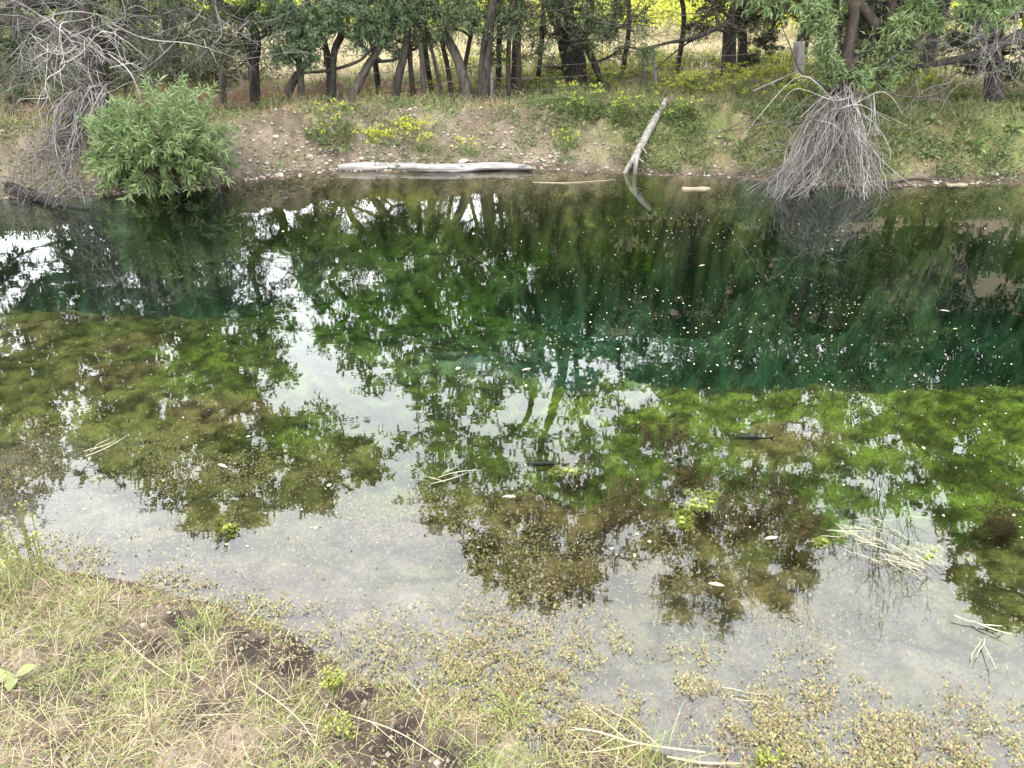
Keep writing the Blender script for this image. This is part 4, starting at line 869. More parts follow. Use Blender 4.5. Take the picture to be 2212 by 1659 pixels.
# green grass
x, y, d_ = far_pts(200000, -8, 8.5, .05, 4.6)
n1 = fbm(x * 1.3 + 9, y * 1.3, 4, 211, .6)
dens = sstep(.0, 1.2, x) * sstep(.06, .2, d_) * .85 * (1 - .55 * sstep(1.0, 1.5, d_) * (1 - sstep(2.0, 2.6, d_))) + .13 + .55 * sstep(1.7, 2.4, d_) * sstep(-4.8, -2.6, x) + .4 * (x < -4.2)
dens *= sstep(.38, .62, n1) * 1.1 + .12
k = rng.random(len(x)) < dens * .55; x, y, d_ = x[k], y[k], d_[k]; z = terr(x, y); n_ = len(x)
b = MB(); blades(b, np.stack([x, y, z - .01], 1), up_dirs(n_, .35), rng.uniform(.06, .24, n_), rng.uniform(.0045, .008, n_), rng.uniform(.1, .8, n_), 2)
tag(b.build('green_grass', grass_grn, smooth=False), 'green grass covering the right half of the far bank', 'grass', kind='stuff')
# leafy ground cover
x, y, d_ = far_pts(190000, -7, 8.5, .03, 3.4)
n1 = fbm(x * 2.2 + 4, y * 2.2, 4, 221, .6)
dens = (sstep(-.3, .9, x) * sstep(.04, .16, d_) * .95 + .26 + .4 * sstep(1.9, 2.6, d_)) * (sstep(.45, .62, n1) + .06)
k = rng.random(len(x)) < dens * .75; x, y, d_ = x[k], y[k], d_[k]; z = terr(x, y); n_ = len(x)
b = MB(); pp = np.stack([x, y, z + rng.uniform(.0, .09, n_)], 1); leaves(b, pp, up_dirs(n_, 1.2), rng.uniform(.025, .075, n_), rng.uniform(.010, .026, n_))
tag(b.build('ground_cover', weed_grn, smooth=False), 'low leafy weeds matted over the slope of the far bank', 'weeds', kind='stuff')

def spurge(mb_s, mb_f, P, h, nf=9, sz=.035):
    n_ = len(P); dr_ = up_dirs(n_, .22); T = P + dr_ * np.asarray(h).reshape(-1, 1)
    s = np.linspace(0, 1, 3)[None, :, None]; tubes3(mb_s, P[:, None] * (1 - s) + T[:, None] * s, .003, .002)
    ti = np.repeat(np.arange(n_), nf); q = T[ti] + rng.normal(size=(n_ * nf, 3)) * [sz, sz, sz * .55]
    leaves(mb_f, q, up_dirs(n_ * nf, .9), sz * rng.uniform(.6, 1.2, n_ * nf), sz * .7 * rng.uniform(.7, 1.2, n_ * nf))
    q = P[ti] + (T - P)[ti] * rng.uniform(.2, .95, (n_ * nf, 1)); return q
# flowers among the fence posts on the right
bs, bf, bl = MB(), MB(), MB()
x, y, d_ = far_pts(5600, -2.4, 6.0, 2.3, 6.8); n1 = fbm(x * 1.2, y * 1.2, 3, 231)
k = rng.random(len(x)) < sstep(.40, .62, n1) * (.35 + .65 * sstep(0, 1.2, x)); x, y = x[k], y[k]
P = np.stack([x, y, terr(x, y)], 1); q = spurge(bs, bf, P, rng.uniform(.12, .34, len(P)), 16, .021)
leaves(bl, q, up_dirs(len(q), 1), .04, .009)
fl = bs.build('yellow_flowers', spurge_stem); tag(fl, 'yellow-green flowering weeds among the fence posts', 'flowers', kind='stuff')
tag(bf.build('flower_heads', spurge_top, fl, smooth=False), kind='stuff'); tag(bl.build('leaves', weed_grn, fl, smooth=False), kind='stuff')
# the bright strip across the field
bs, bf = MB(), MB()
n_ = 9000; x = rng.uniform(-14, 17, n_); y = rng.uniform(17.5, 27, n_); n1 = fbm(x * .45, y * .45, 4, 241, .6)
k = rng.random(n_) < sstep(.38, .52, n1); x, y = x[k], y[k]
P = np.stack([x, y, terr(x, y)], 1); spurge(bs, bf, P, rng.uniform(.25, .55, len(P)), 8, .085)
fl = bs.build('flower_field', spurge_stem); tag(fl, 'bright yellow strip of flowers across the dry field behind the trees', 'flowers', kind='stuff')
tag(bf.build('flower_heads', spurge_top, fl, smooth=False), kind='stuff')
n_ = 16000; x = rng.uniform(-13, 15, n_); y = rng.uniform(12.6, 20, n_); k = (y - shore_f(x)) > 4.4; x, y = x[k], y[k]; n_ = len(x)
b = MB(); blades(b, np.stack([x, y, terr(x, y)], 1), up_dirs(n_, .5), rng.uniform(.08, .28, n_), rng.uniform(.008, .014, n_), rng.uniform(.2, .9, n_), 2)
tag(b.build('field_grass', grass_dry, smooth=False), 'pale dry grass standing in the open field', 'grass', kind='stuff')

# ------------------------------------------------------------------ single weeds on the far bank
def weed(name, lab, px, py, kind_, s=1.0, group=None):
    c = ground_hit(px, py)[0]; t = empty(name, tuple(c)); tag(t, lab, 'weed', group)
    if kind_ == 'tall':        # leafy stems with yellow-green heads
        n_ = int(20 * s); P = c + rng.normal(size=(n_, 3)) * [.10 * s, .07 * s, 0]; h = rng.uniform(.16, .42, n_) * s
        bs, bf, bl = MB(), MB(), MB(); q = spurge(bs, bf, P, h, 13, .019); ql = np.concatenate([q, q + rng.normal(size=q.shape) * .015])
        leaves(bl, ql, up_dirs(len(ql), 1.1), rng.uniform(.04, .08, len(ql)), .014)
        tag(bs.build('stems', spurge_stem, t), kind='stuff'); tag(bf.build('flower_heads', spurge_top, t, smooth=False), kind='stuff'); bl.build('foliage', weed_grn, t, smooth=False)
        for i in range(int(12 * s)):
            a = rng.uniform(0, 6.28); broadleaf(t, c + np.array([.06 * math.cos(a), .06 * math.sin(a), .02]), np.array([math.cos(a), math.sin(a) - .4, rng.uniform(.1, .8)]), rng.uniform(.12, .2) * s, .045 * s, weed_grn)
    elif kind_ == 'clump':     # low cushion of yellow-green heads
        n_ = int(46 * s); P = c + rng.normal(size=(n_, 3)) * [.13 * s, .09 * s, 0]; bs, bf = MB(), MB()
        spurge(bs, bf, P, rng.uniform(.04, .15, n_), 14, .019); tag(bs.build('stems', spurge_stem, t), kind='stuff'); tag(bf.build('flower_heads', spurge_top, t, smooth=False), kind='stuff')
    elif kind_ == 'grass':
        n_ = int(90 * s); b = MB(); blades(b, c + rng.normal(size=(n_, 3)) * [.07 * s, .05 * s, 0], up_dirs(n_, .6), rng.uniform(.12, .32, n_) * s, .007, rng.uniform(.2, .9, n_)); b.build('blades', grass_grn, t, smooth=False)
        bf = MB(); P = c + rng.normal(size=(10, 3)) * [.08 * s, .05, 0]; bs = MB(); spurge(bs, bf, P, rng.uniform(.1, .2, 10), 6, .025); tag(bs.build('stems', spurge_stem, t), kind='stuff'); tag(bf.build('flower_heads', spurge_top, t, smooth=False), kind='stuff')
    elif kind_ == 'rosette':   # broad-leaved rosette
        for i in range(13):
            a = i * 2.4 + rng.uniform(-.2, .2); e = rng.uniform(.35, 1.5) if i < 8 else rng.uniform(.1, .4)
            broadleaf(t, c, np.array([math.cos(a), math.sin(a), e]), rng.uniform(.14, .24) * s, .055 * s, rosette_m)
    return t
rosette_m = leaf_mat("rosette_leaves", [(.10, .16, .055), (.15, .21, .07), (.19, .24, .09)], trans=.2)
def broadleaf(parent, base, d_, L, W, mat, droop=.35, name='leaf'):
    d_ = unit(np.asarray(d_, float)); S = unit(np.cross(d_, [0, 0, 1.0]) + 1e-6); N = np.cross(S, d_)
    s = np.array([0, .2, .45, .7, .88, 1.0]); w = np.array([.18, .6, 1, .85, .45, .04]) * W
    c = base + d_ * (L * s)[:, None] + np.array([0, 0, -1.]) * (droop * L * s * s)[:, None]
    v = np.stack([c + S * w[:, None] * .5 + N * w[:, None] * .18, c, c - S * w[:, None] * .5 + N * w[:, None] * .18], 1).reshape(-1, 3)
    q = []
    for i in range(5):
        for j in (0, 1): q.append((3 * i + j, 3 * i + j + 1, 3 * i + j + 4, 3 * i + j + 3))
    b = MB(); b.add(v, q); return b.build(name, mat, parent)
weed('flowering_weed', 'tall leafy weed with yellow-green tops above the left end of the white log', 733, 335, 'tall', 1.15)
weed('flowering_weed', 'low yellow-green cushion on the bare slope above the log middle', 820, 305, 'clump', 1.0)
weed('flowering_weed', 'bright yellow-green cushion at the rim of the bank above the middle of the log', 885, 268, 'clump', 1.2)
weed('grassy_weed', 'grassy green tuft with some yellow just above the right half of the white log', 1010, 338, 'grass', 1.1)
weed('grassy_weed', 'sparse grassy tuft on the stones above the middle of the white log', 925, 338, 'grass', .9)
weed('flowering_weed', 'leafy dark green weed on the bank between the big middle tree and the water', 1258, 275, 'tall', .95)
weed('flowering_weed', 'weed with yellow flowers left of the upper half of the leaning grey log', 1345, 262, 'tall', .8)
weed('flowering_weed', 'weed with yellow flowers just right of the top of the leaning grey log', 1462, 270, 'tall', .7)
weed('grassy_weed', 'green tuft low on the bank between white log and leaning log', 1225, 330, 'grass', 1.2)
weed('leafy_rosette', 'largest broad-leaved rosette on the bank right of the hanging shoots', 2112, 285, 'rosette', 1.0)
weed('leafy_rosette', 'broad-leaved rosette halfway down the bank right of the hanging shoots', 2002, 338, 'rosette', .85)
weed('leafy_rosette', 'dull broad-leaved rosette nearest to the top of the hanging shoots', 2010, 270, 'rosette', .8)
weed('leafy_rosette', 'broad-leaved rosette at the right edge of the far bank', 2185, 290, 'rosette', .8)
weed('flowering_weed', 'leafy weed at the foot of the stumpy grey trunks', 600, 238, 'tall', .9)
weed('flowering_weed', 'yellow-topped weed at the foot of the leaning pale-barked trunk', 795, 232, 'tall', .8)
for px, py, where in [(1170, 215, 'between the three thin trunks and the big middle tree'), (1320, 205, 'just right of the broken slanting limb'), (1480, 215, 'right of the steel stake and thin dark post'), (1540, 200, 'left below the twin dark trunks'), (1640, 195, 'below the long stick propped on the thick post'), (1690, 205, 'at the foot of the thick grey post'), (700, 245, 'at the foot of the forking dark trunk'), (1230, 230, 'in front of the foot of the big middle tree'), (1420, 235, 'just above the top of the leaning grey log'), (2150, 215, 'at the foot of the trunk at the right edge'), (2060, 230, 'left of the trunk at the right edge'), (1600, 235, 'in the grass between leaning log and hanging shoots'), (560, 250, 'at the foot of the upright trunk by the shrub')]:
    weed('flowering_weed', 'yellow-topped weed ' + where, px, py, 'tall', rng.uniform(.6, .85), 'flowering weeds under the trees')

# ------------------------------------------------------------------ stones
stone_m = wood_mat("pale_stone", (.16, .135, .115), (.36, .32, .28), (9, 9, 9), .5, dist=.01)
stone_d = wood_mat("brown_stone", (.085, .065, .050), (.20, .16, .125), (9, 9, 9), .5, dist=.01)
def stone_mesh(seed, mat, angular=.35):
    bm = bmesh.new(); bmesh.ops.create_icosphere(bm, subdivisions=2, radius=.5); r = np.random.default_rng(seed)
    pl = unit(r.normal(size=(7, 3))); of = r.uniform(.28, .45, 7)
    for v in bm.verts:
        p_ = np.array(v.co)
        for a, o_ in zip(pl, of):
            e = p_ @ a - o_
            if e > 0: p_ = p_ - a * e * .9
        v.co = p_ * [1, .8, .62]
    me = bpy.data.meshes.new('stone'); bm.to_mesh(me); bm.free(); me.materials.append(mat)
    return me
SM = [stone_mesh(i, stone_m) for i in range(6)] + [stone_mesh(20 + i, stone_d) for i in range(5)]
def stone(px, py, wpx, lab, group=None, mi=None, sink=.25):
    c = ground_hit(px, py)[0]; s = px_size(wpx, c[1], c[2])
    o_ = bpy.data.objects.new('stone', SM[mi if mi is not None else rng.integers(0, len(SM))]); col.objects.link(o_)
    o_.location = (c[0], c[1], max(c[2], 0.0) + s * (.31 - sink)); o_.scale = (s, s * rng.uniform(.7, 1.1), s * rng.uniform(.8, 1.15)); o_.rotation_euler = (rng.uniform(-.2, .2), rng.uniform(-.2, .2), rng.uniform(0, 6.28))
    return tag(o_, lab, 'stone', group)
for (x, y, w, lab) in [(672, 354, 20, 'pale angular stone at the waterline left of the white log'), (598, 320, 20, 'rounded pale stone highest on the stony slope left of the log'), (601, 333, 17, 'pale stone directly below the rounded one on the stony slope'),
    (782, 349, 15, 'pale stone behind the left end of the white log'), (808, 328, 16, 'stone halfway up the slope behind the left part of the log'), (1001, 351, 27, 'flat grey stone just behind the right half of the white log'),
    (1190, 343, 14, 'upright pale stone right of the right end of the log'), (1176, 348, 11, 'small pale stone beside the upright one past the end of the log'), (1138, 344, 10, 'small pale stone above the right tip of the log'), (1059, 319, 12, 'pale stone alone on the bare slope above the right part of the log'),
    (1313, 363, 9, 'small stone at the waterline left of the leaning grey log'), (2147, 377, 24, 'pale angular stone at the waterline near the right edge'), (2132, 366, 13, 'small stone behind the angular one near the right edge'), (622, 342, 13, 'stone between the angular waterline stone and the slope'), (554, 341, 12, 'pale stone right beside the round shrub low on the slope')]:
    stone(x, y, w, lab, mi=int(rng.integers(0, 6)))
for i in range(150):
    x = rng.uniform(515, 770) if i < 90 else rng.uniform(770, 1250); y = (rng.uniform(296, 372) if i < 90 else rng.uniform(330, 360)); w = rng.uniform(5, 11)
    stone(x, y, w, 'small stone lying on the bare bank left of or behind the white log', 'small stones on the bare bank')
# gravel and clods
b = MB()
x, y, d_ = far_pts(26000, -7.5, 8, .0, 1.6); k = rng.random(len(x)) < np.where(x < .5, .9, .35) * (.4 + .6 * (d_ < .5)); x, y = x[k], y[k]; n_ = len(x); z = terr(x, y)
ov = np.array([(1, 0, 0), (0, 1, 0), (-1, 0, 0), (0, -1, 0), (0, 0, 1), (0, 0, -1)], float); of = np.array([(0, 1, 4), (1, 2, 4), (2, 3, 4), (3, 0, 4), (1, 0, 5), (2, 1, 5), (3, 2, 5), (0, 3, 5)])
sz = (.005 + .026 * rng.random(n_) ** 3)[:, None, None]; v = ov[None] * rng.uniform(.6, 1.3, (n_, 6, 3)) * sz * [1, 1, .7] + np.stack([x, y, z + .004], 1)[:, None]
b.add(v.reshape(-1, 3), None, (np.arange(n_)[:, None, None] * 6 + of[None]).reshape(-1, 3))
tag(b.build('gravel', island_mat("gravel", [(.09, .07, .055), (.16, .13, .10), (.25, .22, .185), (.13, .10, .08)]), smooth=False), 'gravel and clods strewn over the bare far bank', 'gravel', kind='stuff')

# ------------------------------------------------------------------ logs, planks, sticks
log_white = wood_mat("bleached_log", (.045, .038, .032), (.36, .345, .325), (2.4, 40, 40), .9, .8, dist=.012)
log_grey = wood_mat("weathered_log", (.05, .044, .038), (.25, .235, .21), (26, 26, 8), .9, .8, dist=.015)
a, e = atz(731, 363, .03), atz(1150, 363, .03)
pth = spline([a, a * .75 + e * .25 + [0, .035, .008], a * .5 + e * .5 + [0, -.02, .004], a * .2 + e * .8 + [0, .03, .010], e], 60)
o_ = empty('white_log', tuple((a + e) / 2)); tag(o_, 'bleached white log floating level along the far waterline', 'log')
b = MB(); tube(b, pth, [.034, .050, .047, .053, .048, .051, .044, .040, .018], 16, .34); b.build('trunk', log_white, o_)
for s_, dx in ((.93, .11), (.30, .05), (.62, .04)):
    c = a * (1 - s_) + e * s_; b = MB(); tube(b, [c + [0, -.02, .025], c + [dx * .5, -.03, .04], c + [dx, -.05, .035]], [.014, .011, .004], 7, .2); b.build('stub', log_white, o_)
a, m_, e = ground_hit(1347, 378)[0], D(1395, 290, 7.75), D(1438, 217, 8.0)
a = atz(1347, 380, -.03)
o_ = empty('leaning_log', tuple(a)); tag(o_, 'grey forked log leaning out of the water against the far bank', 'log')
b = MB(); tube(b, spline([a, D(1368, 345, 8.25), D(1385, 315, 8.4), D(1400, 285, 8.55), D(1420, 250, 8.75), D(1440, 215, 8.95)], 30), [.028, .034, .040, .041, .042, .038, .030], 13, .16); b.build('trunk', log_grey, o_)
b = MB(); tube(b, spline([D(1378, 332, 8.3), D(1374, 352, 8.2), atz(1371, 381, -.03)], 9), [.028, .024, .020], 9, .15); b.build('fork', log_grey, o_)
for p0, p1 in ((D(1383, 320, 8.35), D(1398, 333, 8.25)), (D(1398, 290, 8.5), D(1380, 300, 8.4)), (D(1376, 338, 8.25), D(1391, 350, 8.15)), (D(1412, 265, 8.65), D(1400, 262, 8.6))):
    b = MB(); tube(b, curve(p0, p1, 5, .1), [.012, .008, .004], 6, .1); b.build('stub', log_grey, o_)
def plank(name, lab, px0, px1, py, th, mat, cat='plank'):
    a, e = atz(px0, py, .006), atz(px1, py - 1, .006); L = np.linalg.norm(e - a); b = MB()
    xs = np.linspace(0, 1, 9); w = .035 * (1 + .3 * np.sin(xs * 9 + 1)); w[0] *= .5; w[-1] *= .4
    c = a + (e - a) * xs[:, None]; v = np.concatenate([np.stack([c + [0, -ww, zz] for c, ww, zz in zip(c, w * s1, np.full(9, z1))]) for s1, z1 in ((1, -th), (1, th), (-1, th), (-1, -th))])
    q = [(r_ * 9 + i, r_ * 9 + i + 1, ((r_ + 1) % 4) * 9 + i + 1, ((r_ + 1) % 4) * 9 + i) for r_ in range(4) for i in range(8)] + [(0, 9, 18, 27), (8, 35, 26, 17)]
    b.add(v, q); return tag(b.build(name, mat, smooth=False), lab, cat)
drift = wood_mat("waterlogged_wood", (.14, .11, .075), (.30, .255, .185), (4, 20, 20), .5)
plank('drift_plank', 'waterlogged strip of bark floating between leaning log and hanging shoots', 1474, 1534, 408, .008, drift)
plank('drift_plank', 'pale strip of bark at the muddy edge right of the leaning log', 1455, 1500, 373, .008, drift)
plank('drift_plank', 'flat pale chip of wood floating right of the hanging shoots', 2045, 2090, 399, .006, drift)
for nm, lab, pts, r_, mt in [('stick', 'thin white stick lying aslant on the rim of the bank right of the steel stake', [ground_hit(1098, 215)[0] + [0, 0, .28], ground_hit(1155, 240)[0] + [0, 0, .02]], .007, dead_wood),
    ('stick', 'long pale stick propped aslant against the thick fence post', [D(1628, 196, 8.9), D(1728, 152, 9.1)], .010, dead_wood),
    ('stick', 'pair of dark bare sticks lying level behind the rough dark trunk', [D(830, 200, 10.3), D(890, 196, 10.3), D(935, 186, 10.3), D(985, 190, 10.2)], .010, twig_dark),
    ('stick', 'yellowish stick floating between the white log and the leaning log', [atz(1150, 394, .0), atz(1230, 395, .004), atz(1330, 388, .003)], .006, drift),
    ('stick', 'dead limb lying along the mud right of the hanging shoots', [atz(1910, 394, .04), atz(1990, 385, .05), atz(2070, 392, .04)], .014, bark_grey)]:
    b = MB(); tube(b, spline(pts, 12), [r_, r_ * .9, r_ * .5], 6, .1); tag(b.build(nm, mt), lab, 'stick')

# ------------------------------------------------------------------ fence
post_w = wood_mat("grey_post_wood", (.085, .075, .066), (.26, .24, .22), (40, 40, 3), .7, dist=.01)
post_d = wood_mat("dark_post_wood", (.035, .030, .026), (.12, .105, .09), (40, 40, 3), .7, dist=.01)
steel = wood_mat("dull_green_steel", (.10, .12, .11), (.24, .27, .25), (10, 10, 10), .1, .5)
wire_m = wood_mat("rusty_wire", (.10, .085, .075), (.22, .20, .185), (8, 8, 8), .1, .6)
fb = ground_hit(1390, 196)[0]; fence = empty('wire_fence', tuple(fb)); tag(fence, 'barbed wire fence on wooden and steel posts along the top of the far bank', 'fence')
posts = []
for kind_, bx, by, tx, ty, r_, mt, lab in [('wood', 1390, 197, 1395, 112, .045, post_d, 'thin dark wooden post'), ('wood', 1722, 205, 1727, 90, .075, post_w, 'thick grey wooden post with split top'), ('steel', 1063, 226, 1060, 130, .016, steel, 'pale steel stake by the black trunk'), ('steel', 1418, 194, 1412, 112, .016, steel, 'pale steel stake beside the thin dark wooden post'), ('wood', 480, 255, 482, 150, .05, post_d, None), ('wood', 2300, 215, 2305, 100, .07, post_w, None)]:
    g0 = ground_hit(bx, by)[0]; top = D(tx, ty, g0[1] + .02); b = MB()
    if kind_ == 'wood':
        tube(b, spline([g0 - [0, 0, .15], g0 * .5 + top * .5 + [.006, 0, 0], top], 10), [r_ * 1.05, r_, r_ * .98, r_ * .95], 12, .12)
        o2 = b.build('wooden_post', mt, fence)
    else:
        up_ = unit(top - g0); s_ = np.array([1, 0, 0]); t_ = np.array([0, 1, 0])
        for (ha, hb) in ((s_ * .018, t_ * .003), (s_ * .003, t_ * .016)):
            v = [g0 - up_ * .1 + sx * ha + sy * hb for sx, sy in ((-1, -1), (1, -1), (1, 1), (-1, 1))] + [top + sx * ha + sy * hb for sx, sy in ((-1, -1), (1, -1), (1, 1), (-1, 1))]
            b.add(v, [(0, 1, 5, 4), (1, 2, 6, 5), (2, 3, 7, 6), (3, 0, 4, 7), (4, 5, 6, 7), (3, 2, 1, 0)])
        o2 = b.build('steel_post', mt, fence, smooth=False)
    if lab: o2['label'] = lab
    posts.append((g0, top))
posts.sort(key=lambda q_: q_[0][0])
for f_ in (.35, .62, .9):
    pts = []
    for (g0, top), (g1, top1) in zip(posts[:-1], posts[1:]):
        a, e = g0 + (top - g0) * f_, g1 + (top1 - g1) * f_
        for s_ in np.linspace(0, 1, 8)[:-1]: pts.append(a + (e - a) * s_ - [0, 0.03, .05 * math.sin(math.pi * s_)])
    pts.append(posts[-1][0] + (posts[-1][1] - posts[-1][0]) * f_)
    b = MB(); pts = np.array(pts); tube(b, pts, .0028, 4, 0, cap=False)
    cum = np.linspace(0, len(pts) - 1.01, 110); i0 = cum.astype(int); q_ = pts[i0] + (pts[i0 + 1] - pts[i0]) * (cum - i0)[:, None]
    s3 = np.linspace(-1, 1, 3)[None, :, None]; dd = (randdir(110) * .02)[:, None]; tubes3(b, q_[:, None] + dd * s3, .0018, .0018)
    b.build('wire', wire_m, fence)

# ------------------------------------------------------------------ under the water
weed_w = island_mat("green_pond_weed", [(.038, .058, .009), (.058, .082, .012), (.082, .108, .017)])
weed_b = island_mat("brown_pond_weed", [(.052, .040, .012), (.072, .060, .018), (.060, .070, .016), (.095, .070, .026)])
n_ = 120000; y = 1.6 + 5.6 * rng.random(n_) ** 1.0; x = rng.uniform(-1, 1, n_) * (1.2 + y * .86)
ok = (y > shore_n(x) + .28) & (y < shore_f(x) - .35); x, y = x[ok], y[ok]
z, c = terr(x, y, True); ok = (z > -.62) & (z < -.08); x, y, z, c = x[ok], y[ok], z[ok], c[ok]
g = c[:, 1] / np.maximum(c[:, 0], 1e-4); dens = np.clip(.18 + .9 * sstep(.9, 1.2, g + .3 * (fbm(x * 4, y * 4, 3, 301) - .5)), 0, 1) * (1 - .9 * (c[:, 2] > .06))
ok = rng.random(len(x)) < dens * .85; x, y, z, g = x[ok], y[ok], z[ok], g[ok]; gr = g > 1.38
for nm, mk, mt, lab in (('pond_weed', gr, weed_w, 'bright green carpet of fine weed under the water'), ('brown_pond_weed', ~gr, weed_b, 'brown and olive weed under the shallow water')):
    P = np.stack([x[mk], y[mk], z[mk] - .015], 1); m_ = len(P); b = MB()
    blades(b, P, up_dirs(m_, .75), np.minimum(rng.uniform(.04, .13, m_), np.maximum(-P[:, 2] - .02, .03)), rng.uniform(.003, .007, m_), rng.uniform(.2, 1.0, m_), 2)
    tag(b.build(nm, mt, smooth=False), lab, 'pond weed', kind='stuff')
milfoil_m = island_mat("brown_milfoil", [(.10, .065, .030), (.14, .095, .045), (.11, .10, .035)])
milfoil_g = leaf_mat("yellow_green_water_leaves", [(.16, .20, .035), (.22, .26, .05), (.28, .31, .07)], trans=.2)
def milfoil(px, py, depth, lab, group, nst_=7, hgt=.22):
    c = atz(px, py, -depth); c[2] = float(terr(np.array([c[0]]), np.array([c[1]]))[0]); t = empty('water_plant', tuple(c)); tag(t, lab, 'water plant', group)
    hgt = min(hgt, max(-c[2] - .01, .06))
    for i in range(nst_):
        a = c + rng.normal(size=3) * [.05, .05, 0]; e = a + np.array([rng.normal() * .07, rng.normal() * .05, hgt * rng.uniform(.7, 1)]); p_ = curve(a, e, 9, .1)
        b = MB(); tubes3(b, p_[None], .0022, .001); K = []
        for j in range(1, 9):
            for k in range(6):
                an = k * 1.047 + j; L = .055 * (1 - j / 13); K.append(np.linspace(p_[j], p_[j] + np.array([math.cos(an) * L, math.sin(an) * L, L * .45]), 3))
        tubes3(b, np.array(K), .0022, .001); b.build('feathery_shoot', milfoil_m, t)
for (px, py) in [(1700, 1060), (1715, 1085), (1690, 1045), (1500, 960), (1505, 985), (1460, 885), (1425, 880), (1670, 950), (2185, 1040), (2195, 1065), (1890, 1130), (1550, 1050), (1380, 1060), (1240, 960), (1740, 1130), (1600, 1080), (2060, 1130), (1330, 1100)]:
    milfoil(px, py, .14, 'brown feathery water plant reaching up just below the surface over the weed bed', 'brown feathery water plants')
def cress(px, py, wpx, hpx, n_, lab, dep=.03):
    c = atz(px, py, -dep); t = empty('water_plant', tuple(c)); tag(t, lab, 'water plant'); b = MB(); S = []
    for i in range(n_):
        p0 = atz(px + rng.normal() * wpx * .4, py + rng.normal() * hpx * .4, -dep * rng.uniform(.2, 1.6)); k = 7; an = rng.uniform(0, 6.28) + np.arange(k) * 6.28 / k
        d_ = np.stack([np.cos(an), np.sin(an), np.full(k, .35)], 1); leaves(b, np.repeat(p0[None], k, 0), d_, .026, .013); leaves(b, np.repeat(p0[None] + [0, 0, .008], k, 0), d_ + [0, 0, .6], .016, .010)
        S.append(np.linspace(p0 - [0, 0, .12], p0, 4))
    tag(b.build('leaf_whorls', milfoil_g, t, smooth=False), kind='stuff'); b = MB(); tubes3(b, np.array(S), .002, .0015); tag(b.build('stems', milfoil_m, t), kind='stuff')
cress(1520, 1085, 45, 25, 34, 'largest patch of yellow-green leafy water plants, below the middle of the pond'); cress(1480, 1125, 35, 25, 22, 'yellow-green leafy patch directly below the largest one'); cress(1218, 1020, 40, 10, 18, 'small yellow-green patch breaking the surface above the brown weed')
cress(2010, 1200, 35, 25, 18, 'yellow-green leafy patch right of the heap of floating straw'); cress(1770, 1170, 20, 12, 6, 'tiny yellow-green sprig left of the heap of floating straw'); cress(490, 1140, 40, 20, 12, 'yellowish leafy patch at the bottom of the left tree reflection')
cress(1840, 1160, 20, 12, 6, 'tiny yellow-green sprig under the heap of floating straw')

# ------------------------------------------------------------------ floating on the water
petal_m = island_mat("floating_petals", [(.32, .31, .25), (.42, .41, .36), (.34, .31, .16), (.26, .24, .17)])
b = MB(); N_ = 2200; cl_ = rng.uniform(700, 2300, 60); cy_ = rng.uniform(440, 830, 60); ci_ = rng.integers(0, 60, 1500); px = np.r_[cl_[ci_] + rng.normal(size=1500) * 75, rng.uniform(-50, 2250, 700)]; py = np.r_[np.clip(cy_[ci_] + rng.normal(size=1500) * 22, 425, 900), rng.uniform(440, 1200, 700)]
P = atz(px, py, .003).T; sz = .0030 + .0085 * rng.random(N_) ** 3.5 * np.where(rng.random(N_) < .05, 2.2, 1); dd = rng.normal(size=(N_, 3)) * [1, 1, .05]
leaves(b, P, dd, sz * 1.6, sz, .1, 0.0)
tag(b.build('floating_petals', petal_m, smooth=False), 'white and yellow petals scattered over the water', 'petals', kind='stuff')
floatleaf = island_mat("floating_leaves", [(.24, .22, .15), (.30, .28, .20)], .6)
for (px, py, lab) in [(2030, 670, 'pale floating leaf on the dark pool at the right'), (1127, 800, 'yellowish floating leaf in the mirrored trunks of the middle tree'), (1085, 1073, 'pale floating leaf above the brown weed left of the middle'), (1530, 1260, 'pale floating leaf in the reflection of the willow crown'), (490, 1010, 'pale floating leaf in the reflection of the left tree'), (1680, 1160, 'small pale floating leaf left of the straw heap'), (1510, 575, 'yellow floating leaf on the dark pool')]:
    broadleaf(None, atz(px, py, .006), [rng.choice([-1, 1]), rng.uniform(-.6, .6), 0], .058, .018, floatleaf, 0, 'floating_leaf'); tag(bpy.context.scene.collection.objects[-1], lab, 'leaf')
straw_m = island_mat("bleached_straw", [(.22, .205, .14), (.30, .285, .20), (.18, .165, .10)])
def straws(name, lab, spots, mat=straw_m, zz=.008):
    c = atz(spots[0][0], spots[0][1], 0); t = empty(name, tuple(c)); tag(t, lab, 'straw')
    for (x0, y0, x1, y1, w) in spots:
        a, e = atz(x0, y0, zz + rng.uniform(-.004, .01)), atz(x1, y1, zz + rng.uniform(0, .03)); b = MB(); w = w * .62; tube(b, curve(a, e, 5, .05), [w, w, w * .6], 4, 0); b.build('straw', mat, t)
sp_ = []
for i in range(60):
    cx_, cy_ = (rng.normal(1880, 42), rng.normal(1150, 20)) if i < 26 else (rng.normal(1960, 30), rng.normal(1210, 16)); an = rng.normal(.35, .5) if i < 26 else rng.normal(.75, .3); L = rng.uniform(12, 46)
    sp_.append((cx_ - L * math.cos(an), cy_ - L * math.sin(an) * .6, cx_ + L * math.cos(an), cy_ + L * math.sin(an) * .6, rng.uniform(.0014, .0030)))
straws('straw_heap', 'heap of bleached straw floating in front of the right-hand shallows', sp_)
straws('straw_bundle', 'three pale grass blades lying on the water near the left edge', [(185, 985, 275, 940, .004), (195, 975, 250, 950, .003), (205, 965, 240, 945, .003), (180, 975, 225, 965, .003)])
straws('straw_bundle', 'thin bleached stalks crossing on the water left of the middle', [(930, 1045, 1010, 1020, .003), (945, 1032, 1030, 1015, .003), (955, 1025, 985, 1008, .003), (925, 1030, 960, 1040, .003)])
